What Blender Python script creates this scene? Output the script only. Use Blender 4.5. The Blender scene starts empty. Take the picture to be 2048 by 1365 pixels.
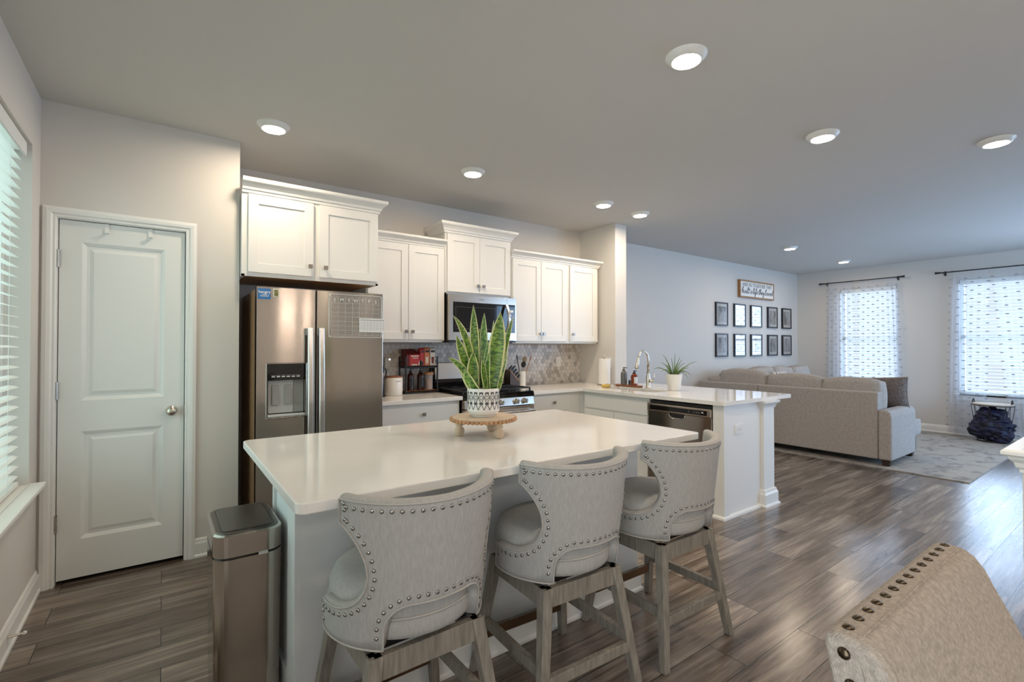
import bpy, bmesh, math, random
from mathutils import Vector, Matrix
random.seed(7)
S = bpy.context.scene
COL = S.collection
PI = math.pi
# ------------------------------------------------------------------ camera, world, lights, exposure
YAW, PITCH, CAMZ = 0.6263, 0.0114, 1.3383
cd = bpy.data.cameras.new('camera')
cd.sensor_width = 36.0
cd.lens = 963.73 / 2048 * 36.0
cd.clip_start = 0.02
cam = bpy.data.objects.new('camera', cd)
COL.objects.link(cam)
cam.location = (0, 0, CAMZ)
cam.rotation_euler = (PI / 2 + PITCH, 0, -YAW)
S.camera = cam
S.view_settings.view_transform = 'Standard'
S.view_settings.look = 'None'
S.view_settings.gamma = 1.0
S.view_settings.use_curve_mapping = False
S.view_settings.exposure = -0.33
S.cycles.max_bounces = 10
S.cycles.diffuse_bounces = 6
S.cycles.transparent_max_bounces = 24
S.cycles.sample_clamp_indirect = 6.0
w = bpy.data.worlds.new('sky')
S.world = w
w.use_nodes = True
w.node_tree.nodes['Background'].inputs[0].default_value = (0.74, 0.87, 1.0, 1)
w.node_tree.nodes['Background'].inputs[1].default_value = 1.2

def daylight(name, loc, rot, sx, sy, power, col):
    l = bpy.data.lights.new(name, 'AREA')
    l.shape = 'RECTANGLE'; l.size = sx; l.size_y = sy; l.energy = power; l.color = col
    o = bpy.data.objects.new(name, l); COL.objects.link(o)
    o.location = loc; o.rotation_euler = rot
    return o
BLUE = (0.50, 0.70, 1.0)
GREEN = (0.66, 1.0, 0.88)
# daylight outside the window openings, the seen ones and the added ones
daylight('daylight_far', (10.10, 3.125, 1.5), (0, PI / 2, 0), 2.0, 1.0, 60, BLUE)
daylight('daylight_far', (10.10, 1.54, 1.5), (0, PI / 2, 0), 2.0, 1.0, 60, BLUE)
daylight('daylight_far', (10.10, -0.05, 1.5), (0, PI / 2, 0), 2.0, 1.0, 130, BLUE)  # stronger fill through the unseen third far window, added for light
daylight('added_side_daylight', (7.6, -2.15, 1.35), (PI / 2, 0, 0), 3.0, 2.1, 190, (0.37, 0.63, 1.0))  # blue fill added through an unseen side window
daylight('daylight_left', (-0.95, 2.58, 1.5), (0, -PI / 2, 0), 1.9, 1.9, 30, GREEN)
daylight('added_patio_daylight', (-0.95, -0.6, 1.1), (0, -PI / 2, 0), 2.1, 1.9, 65, (0.90, 0.98, 1.0))  # fill added through the unseen patio opening
LAMP_STRENGTH = 300.0

# ------------------------------------------------------------------ materials
MATS = {}
def nodes_of(m):
    return m.node_tree.nodes, m.node_tree.links
def mat(name, col, rough=0.5, metal=0.0, spec=0.5, noise=None, bump=None, coat=0.0, aniso=0.0, trans=0.0, alpha=1.0):
    """noise=(scale, amount, stretch xyz): mottles the colour; bump=(scale, strength, stretch)"""
    m = bpy.data.materials.new(name); m.use_nodes = True
    N, L = nodes_of(m)
    b = N['Principled BSDF']
    c = (col[0], col[1], col[2], 1)
    b.inputs['Base Color'].default_value = c
    b.inputs['Roughness'].default_value = rough
    b.inputs['Metallic'].default_value = metal
    b.inputs['Specular IOR Level'].default_value = spec
    b.inputs['Coat Weight'].default_value = coat
    b.inputs['Transmission Weight'].default_value = trans
    b.inputs['Alpha'].default_value = alpha
    if aniso:
        b.inputs['Anisotropic'].default_value = aniso; b.inputs['Anisotropic Rotation'].default_value = 0.25
        t = N.new('ShaderNodeTangent'); t.direction_type = 'RADIAL'; t.axis = 'Z'
        L.new(t.outputs[0], b.inputs['Tangent'])
    if noise or bump:
        tc = N.new('ShaderNodeTexCoord')
    if noise:
        mp = N.new('ShaderNodeMapping'); mp.inputs['Scale'].default_value = noise[2]
        nz = N.new('ShaderNodeTexNoise'); nz.inputs['Scale'].default_value = noise[0]; nz.inputs['Detail'].default_value = 5
        rp = N.new('ShaderNodeValToRGB')
        k = noise[1]
        rp.color_ramp.elements[0].position = 0.3; rp.color_ramp.elements[1].position = 0.7
        rp.color_ramp.elements[0].color = (col[0] * (1 - k), col[1] * (1 - k), col[2] * (1 - k), 1)
        rp.color_ramp.elements[1].color = (min(1, col[0] * (1 + k)), min(1, col[1] * (1 + k)), min(1, col[2] * (1 + k)), 1)
        L.new(tc.outputs['Object'], mp.inputs[0]); L.new(mp.outputs[0], nz.inputs['Vector'])
        L.new(nz.outputs[0], rp.inputs[0]); L.new(rp.outputs[0], b.inputs['Base Color'])
    if bump:
        mp2 = N.new('ShaderNodeMapping'); mp2.inputs['Scale'].default_value = bump[2]
        n2 = N.new('ShaderNodeTexNoise'); n2.inputs['Scale'].default_value = bump[0]; n2.inputs['Detail'].default_value = 3
        bp = N.new('ShaderNodeBump'); bp.inputs['Strength'].default_value = bump[1]; bp.inputs['Distance'].default_value = 0.01
        L.new(tc.outputs['Object'], mp2.inputs[0]); L.new(mp2.outputs[0], n2.inputs['Vector'])
        L.new(n2.outputs[0], bp.inputs['Height']); L.new(bp.outputs[0], b.inputs['Normal'])
    MATS[name] = m
    return m
U = (1, 1, 1)
M_wall = mat('wall_paint', (0.66, 0.635, 0.60), 0.75, bump=(180, 0.03, U))
M_ceil = mat('ceiling_paint', (0.58, 0.57, 0.55), 0.85)
M_trim = mat('trim_white', (0.82, 0.82, 0.80), 0.35)
M_door = mat('door_white', (0.78, 0.79, 0.77), 0.4)
M_cab = mat('cabinet_white', (0.80, 0.79, 0.76), 0.35)
M_island = mat('island_white', (0.74, 0.76, 0.76), 0.4)
M_wood_raw = mat('raw_cabinet_wood', (0.42, 0.25, 0.11), 0.6, noise=(6, 0.2, (1, 8, 1)))
M_quartz = mat('white_quartz', (0.84, 0.82, 0.79), 0.09, noise=(1.6, 0.035, (1, 2, 1)))
M_steel = mat('brushed_steel', (0.42, 0.385, 0.35), 0.16, 1.0, aniso=0.95, bump=(2.6, 0.045, (1.8, 1.8, 0.7)))
M_steel2 = mat('smooth_steel', (0.58, 0.51, 0.44), 0.22, 1.0)
M_steel_h = mat('handle_steel', (0.72, 0.70, 0.68), 0.24, 1.0)
M_chrome = mat('satin_nickel', (0.62, 0.57, 0.50), 0.25, 1.0)
M_knob = mat('dark_nickel', (0.30, 0.27, 0.24), 0.3, 1.0)
M_black = mat('black_plastic', (0.012, 0.011, 0.011), 0.35)
M_blackgloss = mat('black_glass', (0.008, 0.007, 0.007), 0.05)
M_blackmetal = mat('black_metal', (0.015, 0.014, 0.014), 0.45)
M_fside = mat('appliance_side', (0.30, 0.175, 0.09), 0.4)
M_gray = mat('grey_plastic', (0.36, 0.35, 0.33), 0.4)
M_lgray = mat('light_grey_plastic', (0.55, 0.55, 0.53), 0.35)
M_white = mat('white_plastic', (0.80, 0.80, 0.78), 0.35)
M_ceramic = mat('white_ceramic', (0.80, 0.78, 0.74), 0.2)
M_paper = mat('white_paper', (0.84, 0.83, 0.80), 0.8, bump=(60, 0.1, U))
M_stool = mat('grey_chenille', (0.415, 0.405, 0.39), 0.9, spec=0.2, noise=(160, 0.09, (1, 1, 0.22)), bump=(350, 0.15, (1, 1, 0.5)))
M_piping = mat('grey_welt', (0.45, 0.43, 0.40), 0.85, spec=0.2)
M_linen = mat('oatmeal_linen', (0.36, 0.31, 0.265), 0.95, spec=0.15, noise=(160, 0.20, (1, 1, 1)), bump=(420, 0.5, (1, 1, 1)))
M_sofa = mat('taupe_sofa_fabric', (0.40, 0.365, 0.335), 0.95, spec=0.15, noise=(40, 0.10, (1, 1, 1)), bump=(300, 0.2, U))
M_legwood = mat('greywashed_wood', (0.24, 0.215, 0.18), 0.6, noise=(14, 0.28, (6, 6, 0.6)), bump=(60, 0.15, (4, 4, 0.4)))
M_nail = mat('pewter_nail', (0.42, 0.40, 0.37), 0.28, 1.0)
M_bronze = mat('bronze_metal', (0.20, 0.13, 0.085), 0.3, 1.0)
M_darknail = mat('antique_nail', (0.10, 0.075, 0.05), 0.25, 1.0)
M_hinge = mat('hinge_nickel', (0.45, 0.42, 0.38), 0.3, 1.0)
M_dark = mat('dark_void', (0.02, 0.015, 0.012), 0.7)
M_darkwood = mat('dark_wood', (0.05, 0.028, 0.016), 0.4)
M_redwood = mat('acacia_wood', (0.26, 0.09, 0.035), 0.45, noise=(12, 0.3, (1, 8, 1)))
M_shelfwood = mat('shelf_wood', (0.33, 0.13, 0.05), 0.5, noise=(10, 0.25, (8, 1, 1)))
M_lightwood = mat('pale_mango_wood', (0.56, 0.44, 0.32), 0.65, noise=(9, 0.15, (1, 7, 1)))
M_bead = mat('bead_wood', (0.42, 0.23, 0.11), 0.55, noise=(30, 0.2, U))
M_bamboo = mat('bamboo_lid', (0.52, 0.26, 0.12), 0.5)
M_amber = mat('amber_glass', (0.20, 0.035, 0.01), 0.08)
M_greyglass = mat('smoked_glass', (0.13, 0.13, 0.13), 0.12)
M_jar = mat('clear_jar', (0.8, 0.8, 0.8), 0.05, alpha=0.3)
M_coffee = mat('brown_sticks', (0.30, 0.14, 0.06), 0.7, noise=(30, 0.4, (1, 1, .2)))
M_red = mat('red_card', (0.50, 0.03, 0.025), 0.45)
M_redd = mat('dark_red_card', (0.16, 0.012, 0.012), 0.5)
M_orange = mat('orange_card', (0.62, 0.20, 0.07), 0.4)
M_cream = mat('cream_card', (0.72, 0.66, 0.55), 0.4)
M_blue = mat('magnet_blue', (0.03, 0.19, 0.48), 0.4)
M_ink = mat('dark_ink', (0.03, 0.03, 0.035), 0.6)
M_inkgrey = mat('grey_ink', (0.28, 0.28, 0.29), 0.6)
M_whiteink = mat('white_ink', (0.85, 0.85, 0.83), 0.5)
M_acrylic = mat('clear_acrylic', (0.9, 0.9, 0.88), 0.12, alpha=0.04)
M_syrup = mat('dark_syrup_glass', (0.035, 0.008, 0.005), 0.08)
M_leaf = None
M_soil = mat('potting_soil', (0.035, 0.025, 0.018), 0.95)
M_aloe = mat('slim_leaf_green', (0.12, 0.19, 0.045), 0.4)
M_sponge = mat('yellow_sponge', (0.66, 0.46, 0.12), 0.9)
M_navy = mat('navy_plush', (0.004, 0.005, 0.026), 0.5, noise=(9, 0.9, (1, 1, 2)), bump=(14, 1.0, (1, 1, 2.5)))
M_pillowd = mat('brown_tweed', (0.13, 0.10, 0.085), 0.9, noise=(70, 0.6, U))
M_frame = mat('black_frame', (0.012, 0.012, 0.014), 0.35)
M_signwood = mat('sign_wood', (0.34, 0.17, 0.06), 0.5, noise=(8, 0.2, (1, 1, 6)))
M_signgrey = mat('weathered_wood', (0.20, 0.17, 0.14), 0.6)
M_tuft = mat('grey_tuft', (0.30, 0.32, 0.37), 0.9)
M_blind = mat('blind_white', (0.80, 0.82, 0.80), 0.5)
M_void = mat('dark_trim', (0.03, 0.028, 0.025), 0.6)

def emis(name, col, s):
    m = bpy.data.materials.new(name); m.use_nodes = True
    N, L = nodes_of(m); N.clear()
    e = N.new('ShaderNodeEmission'); e.inputs[0].default_value = (*col, 1); e.inputs[1].default_value = s
    o = N.new('ShaderNodeOutputMaterial'); L.new(e.outputs[0], o.inputs[0])
    return m
M_lamp = emis('lamp_diffuser', (1.0, 0.82, 0.62), LAMP_STRENGTH)
M_bulb = emis('warm_bulb', (1.0, 0.80, 0.66), 130.0)
M_led = emis('white_led', (0.85, 0.85, 1.0), 4.0)

def thin_glass(name, gl=0.06):
    m = bpy.data.materials.new(name); m.use_nodes = True
    N, L = nodes_of(m); N.clear()
    t = N.new('ShaderNodeBsdfTransparent'); g = N.new('ShaderNodeBsdfGlossy'); g.inputs['Roughness'].default_value = 0.03
    f = N.new('ShaderNodeLayerWeight'); f.inputs[0].default_value = 0.22
    mm = N.new('ShaderNodeMath'); mm.operation = 'MULTIPLY_ADD'; mm.inputs[1].default_value = 0.6; mm.inputs[2].default_value = gl
    x = N.new('ShaderNodeMixShader'); o = N.new('ShaderNodeOutputMaterial')
    L.new(f.outputs['Fresnel'], mm.inputs[0]); L.new(mm.outputs[0], x.inputs[0])
    L.new(t.outputs[0], x.inputs[1]); L.new(g.outputs[0], x.inputs[2]); L.new(x.outputs[0], o.inputs[0])
    return m
M_glass = thin_glass('window_glass', 0.03)
M_pglass = thin_glass('picture_glass', 0.05)

def sheer():
    m = bpy.data.materials.new('sheer_voile'); m.use_nodes = True
    N, L = nodes_of(m); N.clear()
    t = N.new('ShaderNodeBsdfTransparent'); d = N.new('ShaderNodeBsdfDiffuse'); tl = N.new('ShaderNodeBsdfTranslucent')
    d.inputs[0].default_value = (0.85, 0.87, 0.92, 1); tl.inputs[0].default_value = (0.85, 0.87, 0.92, 1)
    a = N.new('ShaderNodeMixShader'); a.inputs[0].default_value = 0.5
    x = N.new('ShaderNodeMixShader'); x.inputs[0].default_value = 0.25
    o = N.new('ShaderNodeOutputMaterial')
    L.new(d.outputs[0], a.inputs[1]); L.new(tl.outputs[0], a.inputs[2])
    L.new(t.outputs[0], x.inputs[1]); L.new(a.outputs[0], x.inputs[2]); L.new(x.outputs[0], o.inputs[0])
    return m
M_sheer = sheer()

def floor_mat():
    m = bpy.data.materials.new('plank_floor'); m.use_nodes = True
    N, L = nodes_of(m); b = N['Principled BSDF']; b.inputs['Specular IOR Level'].default_value = 0.75
    g = N.new('ShaderNodeTexCoord')
    br = N.new('ShaderNodeTexBrick')
    br.inputs['Color1'].default_value = (0, 0, 0, 1); br.inputs['Color2'].default_value = (1, 1, 1, 1); br.inputs['Mortar'].default_value = (0.5, 0.5, 0.5, 1)
    br.inputs['Scale'].default_value = 1.0; br.inputs['Mortar Size'].default_value = 0.0022; br.inputs['Mortar Smooth'].default_value = 0.2
    br.inputs['Brick Width'].default_value = 1.22; br.inputs['Row Height'].default_value = 0.178
    br.offset = 0.37; br.offset_frequency = 2
    L.new(g.outputs['Object'], br.inputs['Vector'])
    # shift grain per plank
    ad = N.new('ShaderNodeVectorMath'); ad.operation = 'MULTIPLY_ADD'
    ad.inputs[1].default_value = (7.3, 3.1, 5.0)
    L.new(br.outputs['Color'], ad.inputs[0]); L.new(g.outputs['Object'], ad.inputs[2])
    mp = N.new('ShaderNodeMapping'); mp.inputs['Scale'].default_value = (0.75, 13, 1)
    L.new(ad.outputs[0], mp.inputs[0])
    n1 = N.new('ShaderNodeTexNoise'); n1.inputs['Scale'].default_value = 1.7; n1.inputs['Detail'].default_value = 12; n1.inputs['Roughness'].default_value = 0.68; n1.inputs['Distortion'].default_value = 0.7
    L.new(mp.outputs[0], n1.inputs['Vector'])
    mp2 = N.new('ShaderNodeMapping'); mp2.inputs['Scale'].default_value = (0.7, 4.2, 1)
    L.new(ad.outputs[0], mp2.inputs[0])
    n2 = N.new('ShaderNodeTexNoise'); n2.inputs['Scale'].default_value = 2.2; n2.inputs['Detail'].default_value = 4
    L.new(mp2.outputs[0], n2.inputs['Vector'])
    a1 = N.new('ShaderNodeMath'); a1.operation = 'MULTIPLY_ADD'; a1.inputs[1].default_value = 0.62
    L.new(n1.outputs[0], a1.inputs[0])
    a2 = N.new('ShaderNodeMath'); a2.operation = 'MULTIPLY'; a2.inputs[1].default_value = 0.38
    L.new(n2.outputs[0], a2.inputs[0]); L.new(a2.outputs[0], a1.inputs[2])
    rp = N.new('ShaderNodeValToRGB'); e = rp.color_ramp.elements
    e[0].position = 0.36; e[0].color = (0.045, 0.031, 0.023, 1)
    e[1].position = 0.64; e[1].color = (0.35, 0.295, 0.245, 1)
    k = e.new(0.46); k.color = (0.130, 0.101, 0.080, 1)
    k = e.new(0.55); k.color = (0.205, 0.168, 0.138, 1)
    L.new(a1.outputs[0], rp.inputs[0])
    # per plank tone
    sep = N.new('ShaderNodeSeparateColor'); L.new(br.outputs['Color'], sep.inputs[0])
    tm = N.new('ShaderNodeMapRange'); tm.inputs[3].default_value = 0.80; tm.inputs[4].default_value = 1.22
    L.new(sep.outputs[0], tm.inputs[0])
    mx = N.new('ShaderNodeMix'); mx.data_type = 'RGBA'; mx.blend_type = 'MULTIPLY'; mx.inputs[0].default_value = 1
    L.new(rp.outputs[0], mx.inputs[6]); L.new(tm.outputs[0], mx.inputs[7])
    mo = N.new('ShaderNodeMix'); mo.data_type = 'RGBA'; mo.inputs[7].default_value = (0.018, 0.014, 0.012, 1)
    L.new(br.outputs['Fac'], mo.inputs[0]); L.new(mx.outputs[2], mo.inputs[6])
    L.new(mo.outputs[2], b.inputs['Base Color'])
    rr = N.new('ShaderNodeMapRange'); rr.inputs[3].default_value = 0.27; rr.inputs[4].default_value = 0.17
    L.new(a1.outputs[0], rr.inputs[0]); L.new(rr.outputs[0], b.inputs['Roughness'])
    bp = N.new('ShaderNodeBump'); bp.inputs['Strength'].default_value = 0.12; bp.inputs['Distance'].default_value = 0.004
    ms = N.new('ShaderNodeMath'); ms.operation = 'SUBTRACT'
    L.new(a1.outputs[0], ms.inputs[0]); L.new(br.outputs['Fac'], ms.inputs[1])
    L.new(ms.outputs[0], bp.inputs['Height']); L.new(bp.outputs[0], b.inputs['Normal'])
    return m
M_floor = floor_mat()

def hex_mat():
    m = bpy.data.materials.new('hex_marble'); m.use_nodes = True
    N, L = nodes_of(m); b = N['Principled BSDF']
    at = N.new('ShaderNodeAttribute'); at.attribute_name = 'tone'
    tc = N.new('ShaderNodeTexCoord')
    nz = N.new('ShaderNodeTexNoise'); nz.inputs['Scale'].default_value = 28; nz.inputs['Detail'].default_value = 5
    L.new(tc.outputs['Object'], nz.inputs['Vector'])
    ad = N.new('ShaderNodeMath'); ad.operation = 'MULTIPLY_ADD'; ad.inputs[1].default_value = 0.35
    L.new(nz.outputs[0], ad.inputs[0]); L.new(at.outputs['Fac'], ad.inputs[2])
    rp = N.new('ShaderNodeValToRGB'); e = rp.color_ramp.elements
    e[0].position = 0.15; e[0].color = (0.34, 0.32, 0.295, 1)
    e[1].position = 0.85; e[1].color = (0.66, 0.63, 0.595, 1)
    L.new(ad.outputs[0], rp.inputs[0]); L.new(rp.outputs[0], b.inputs['Base Color'])
    b.inputs['Roughness'].default_value = 0.35
    return m
M_hex = hex_mat()
M_grout = mat('grout', (0.52, 0.50, 0.475), 0.8)

def leaf_mat():
    m = bpy.data.materials.new('snake_plant_leaf'); m.use_nodes = True
    N, L = nodes_of(m); b = N['Principled BSDF']
    uv = N.new('ShaderNodeUVMap'); sp = N.new('ShaderNodeSeparateXYZ'); L.new(uv.outputs[0], sp.inputs[0])
    # bands across the leaf
    mp = N.new('ShaderNodeMapping'); mp.inputs['Scale'].default_value = (2.2, 26, 1)
    oi = N.new('ShaderNodeObjectInfo')
    av = N.new('ShaderNodeVectorMath'); av.operation = 'ADD'
    L.new(uv.outputs[0], av.inputs[0])
    cb = N.new('ShaderNodeCombineXYZ'); ml = N.new('ShaderNodeMath'); ml.operation = 'MULTIPLY'; ml.inputs[1].default_value = 9.0
    L.new(oi.outputs['Random'], ml.inputs[0]); L.new(ml.outputs[0], cb.inputs[1]); L.new(cb.outputs[0], av.inputs[1])
    L.new(av.outputs[0], mp.inputs[0])
    nz = N.new('ShaderNodeTexNoise'); nz.inputs['Scale'].default_value = 1.0; nz.inputs['Detail'].default_value = 4; nz.inputs['Distortion'].default_value = 0.6
    L.new(mp.outputs[0], nz.inputs['Vector'])
    rp = N.new('ShaderNodeValToRGB'); e = rp.color_ramp.elements
    e[0].position = 0.40; e[0].color = (0.022, 0.085, 0.010, 1)
    e[1].position = 0.60; e[1].color = (0.20, 0.34, 0.045, 1)
    L.new(nz.outputs[0], rp.inputs[0])
    # margin
    s1 = N.new('ShaderNodeMath'); s1.operation = 'SUBTRACT'; s1.inputs[1].default_value = 0.5; L.new(sp.outputs[0], s1.inputs[0])
    s2 = N.new('ShaderNodeMath'); s2.operation = 'ABSOLUTE'; L.new(s1.outputs[0], s2.inputs[0])
    s3 = N.new('ShaderNodeMath'); s3.operation = 'GREATER_THAN'; s3.inputs[1].default_value = 0.385; L.new(s2.outputs[0], s3.inputs[0])
    mx = N.new('ShaderNodeMix'); mx.data_type = 'RGBA'; mx.inputs[7].default_value = (0.62, 0.62, 0.30, 1)
    L.new(s3.outputs[0], mx.inputs[0]); L.new(rp.outputs[0], mx.inputs[6]); L.new(mx.outputs[2], b.inputs['Base Color'])
    b.inputs['Roughness'].default_value = 0.35
    return m
M_leaf = leaf_mat()

def rug_mat():
    m = bpy.data.materials.new('distressed_rug'); m.use_nodes = True
    N, L = nodes_of(m); b = N['Principled BSDF']
    tc = N.new('ShaderNodeTexCoord')
    n1 = N.new('ShaderNodeTexNoise'); n1.inputs['Scale'].default_value = 5; n1.inputs['Detail'].default_value = 9; n1.inputs['Roughness'].default_value = 0.75
    v = N.new('ShaderNodeTexVoronoi'); v.inputs['Scale'].default_value = 4.0; v.feature = 'DISTANCE_TO_EDGE'
    L.new(tc.outputs['Object'], n1.inputs['Vector']); L.new(tc.outputs['Object'], v.inputs['Vector'])
    ad = N.new('ShaderNodeMath'); ad.operation = 'MULTIPLY_ADD'; ad.inputs[1].default_value = 0.35
    L.new(v.outputs['Distance'], ad.inputs[0]); L.new(n1.outputs[0], ad.inputs[2])
    rp = N.new('ShaderNodeValToRGB'); e = rp.color_ramp.elements
    e[0].position = 0.36; e[0].color = (0.16, 0.15, 0.145, 1)
    e[1].position = 0.54; e[1].color = (0.40, 0.365, 0.32, 1)
    L.new(ad.outputs[0], rp.inputs[0]); L.new(rp.outputs[0], b.inputs['Base Color'])
    b.inputs['Roughness'].default_value = 0.95; b.inputs['Specular IOR Level'].default_value = 0.1
    return m
M_rug = rug_mat()

def photo_mat(seed):
    m = bpy.data.materials.new('grey_photo_print'); m.use_nodes = True
    N, L = nodes_of(m); b = N['Principled BSDF']
    tc = N.new('ShaderNodeTexCoord'); mp = N.new('ShaderNodeMapping'); mp.inputs['Location'].default_value = (seed * 3.7, seed * 1.3, seed * 2.1); mp.inputs['Scale'].default_value = (1.5, 1, 0.8)
    n = N.new('ShaderNodeTexNoise'); n.inputs['Scale'].default_value = 6; n.inputs['Detail'].default_value = 3
    L.new(tc.outputs['Object'], mp.inputs[0]); L.new(mp.outputs[0], n.inputs['Vector'])
    rp = N.new('ShaderNodeValToRGB'); e = rp.color_ramp.elements
    e[0].position = 0.36; e[0].color = (0.06, 0.06, 0.06, 1); e[1].position = 0.52; e[1].color = (0.55, 0.55, 0.55, 1)
    L.new(n.outputs[0], rp.inputs[0]); L.new(rp.outputs[0], b.inputs['Base Color']); b.inputs['Roughness'].default_value = 0.5
    return m

# ------------------------------------------------------------------ mesh helpers
def wloc(o):
    v = Vector((0, 0, 0))
    while o is not None:
        v += o.location; o = o.parent
    return v
def obj(name, bm, material, parent=None, smooth=False, bevel=0.0, seg=2, label=None, local=False, angle=40):
    """bmesh in world coordinates (or local ones) -> one mesh object"""
    bmesh.ops.recalc_face_normals(bm, faces=bm.faces[:])
    if parent is not None and not local:
        bmesh.ops.translate(bm, verts=bm.verts[:], vec=-wloc(parent))
    me = bpy.data.meshes.new(name); bm.to_mesh(me); bm.free()
    if isinstance(material, (list, tuple)):
        for x in material: me.materials.append(x)
    else:
        me.materials.append(material)
    o = bpy.data.objects.new(name, me); COL.objects.link(o)
    if parent is not None: o.parent = parent
    if smooth:
        me.polygons.foreach_set('use_smooth', [True] * len(me.polygons))
    if bevel:
        bv = o.modifiers.new('bevel', 'BEVEL'); bv.width = bevel; bv.segments = seg; bv.limit_method = 'ANGLE'; bv.angle_limit = math.radians(angle)
        bv.harden_normals = False
    if label: o['label'] = label
    return o
def thing(name, label, cat, loc=(0, 0, 0), group=None):
    o = bpy.data.objects.new(name, None); COL.objects.link(o); o.location = loc
    o.empty_display_size = 0.1
    o['label'] = label; o['category'] = cat
    if group: o['group'] = group
    return o
def tag(o, label, cat, group=None):
    o['label'] = label; o['category'] = cat
    if group: o['group'] = group
    return o
def struct(name, bm, m, parent=None, **k):
    o = obj(name, bm, m, parent, **k)
    if parent is None: o['kind'] = 'structure'
    return o
def B(): return bmesh.new()
def box(bm, x0, x1, y0, y1, z0, z1):
    v = [bm.verts.new(p) for p in ((x0, y0, z0), (x1, y0, z0), (x1, y1, z0), (x0, y1, z0), (x0, y0, z1), (x1, y0, z1), (x1, y1, z1), (x0, y1, z1))]
    for f in ((0, 3, 2, 1), (4, 5, 6, 7), (0, 1, 5, 4), (1, 2, 6, 5), (2, 3, 7, 6), (3, 0, 4, 7)):
        bm.faces.new([v[i] for i in f])
    return bm
def bx(*a): return box(B(), *a)
def hexa(bm, p):   # 8 corner points: bottom 4, top 4
    v = [bm.verts.new(q) for q in p]
    for f in ((0, 3, 2, 1), (4, 5, 6, 7), (0, 1, 5, 4), (1, 2, 6, 5), (2, 3, 7, 6), (3, 0, 4, 7)):
        bm.faces.new([v[i] for i in f])
    return bm
def bar(bm, a, b, wx, wy, up=(0, 0, 1)):
    a, b = Vector(a), Vector(b); d = (b - a).normalized()
    r = d.cross(Vector(up))
    if r.length < 1e-4: r = Vector((1, 0, 0))
    r.normalize(); u = r.cross(d)
    q = []
    for c in (a, b):
        q += [c - r * wx - u * wy, c + r * wx - u * wy, c + r * wx + u * wy, c - r * wx + u * wy]
    return hexa(bm, q)
def lathe(bm, prof, c=(0, 0, 0), seg=32, axis='z', cap=True, ang=2 * PI):
    rings = []
    for r, h in prof:
        ring = []
        for i in range(seg):
            a = ang * i / seg
            x, y = r * math.cos(a), r * math.sin(a)
            p = {'z': (x, y, h), 'y': (x, h, y), 'x': (h, x, y)}[axis]
            ring.append(bm.verts.new((c[0] + p[0], c[1] + p[1], c[2] + p[2])))
        rings.append(ring)
    for a, b in zip(rings, rings[1:]):
        for i in range(seg):
            j = (i + 1) % seg
            bm.faces.new((a[i], a[j], b[j], b[i]))
    if cap:
        for ring in (rings[0], rings[-1]):
            try: bm.faces.new(ring)
            except ValueError: pass
    return bm
def tube(bm, pts, r, seg=8, closed=False, cap=True):
    pts = [Vector(p) for p in pts]; n = len(pts)
    rr = r if isinstance(r, (list, tuple)) else [r] * n
    t0 = (pts[1] - pts[0]).normalized()
    nrm = t0.orthogonal().normalized(); rings = []
    for i in range(n):
        if closed: t = (pts[(i + 1) % n] - pts[i - 1])
        elif i == 0: t = pts[1] - pts[0]
        elif i == n - 1: t = pts[-1] - pts[-2]
        else: t = pts[i + 1] - pts[i - 1]
        if t.length < 1e-9: t = t0
        t = t.normalized()
        nrm = nrm - t * nrm.dot(t)
        if nrm.length < 1e-6: nrm = t.orthogonal()
        nrm.normalize(); bn = t.cross(nrm)
        rings.append([bm.verts.new(pts[i] + (nrm * math.cos(2 * PI * k / seg) + bn * math.sin(2 * PI * k / seg)) * rr[i]) for k in range(seg)])
    m = n if closed else n - 1
    for i in range(m):
        a, b = rings[i], rings[(i + 1) % n]
        for k in range(seg):
            l = (k + 1) % seg
            bm.faces.new((a[k], a[l], b[l], b[k]))
    if cap and not closed:
        bm.faces.new(rings[0]); bm.faces.new(rings[-1])
    return bm
def prism(bm, poly, f0, f1):
    """poly: 2D points; f0/f1 map a 2D point to the two end faces"""
    a = [bm.verts.new(f0(*p)) for p in poly]; b = [bm.verts.new(f1(*p)) for p in poly]
    bm.faces.new(a); bm.faces.new(b)
    for i in range(len(poly)):
        j = (i + 1) % len(poly)
        bm.faces.new((a[i], a[j], b[j], b[i]))
    return bm
def zprism(bm, poly, z0, z1): return prism(bm, poly, lambda x, y: (x, y, z0), lambda x, y: (x, y, z1))
def rrect(x0, x1, y0, y1, r, n=6):
    out = []
    for cx, cy, a in ((x1 - r, y1 - r, 0), (x0 + r, y1 - r, 90), (x0 + r, y0 + r, 180), (x1 - r, y0 + r, 270)):
        for k in range(n + 1):
            t = math.radians(a + 90 * k / n)
            out.append((cx + r * math.cos(t), cy + r * math.sin(t)))
    return out
def loft(bm, loops, cap=True):
    R = [[bm.verts.new(p) for p in lp] for lp in loops]
    for a, b in zip(R, R[1:]):
        for i in range(len(a)):
            j = (i + 1) % len(a)
            bm.faces.new((a[i], a[j], b[j], b[i]))
    if cap:
        bm.faces.new(R[0]); bm.faces.new(R[-1])
    return bm
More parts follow.
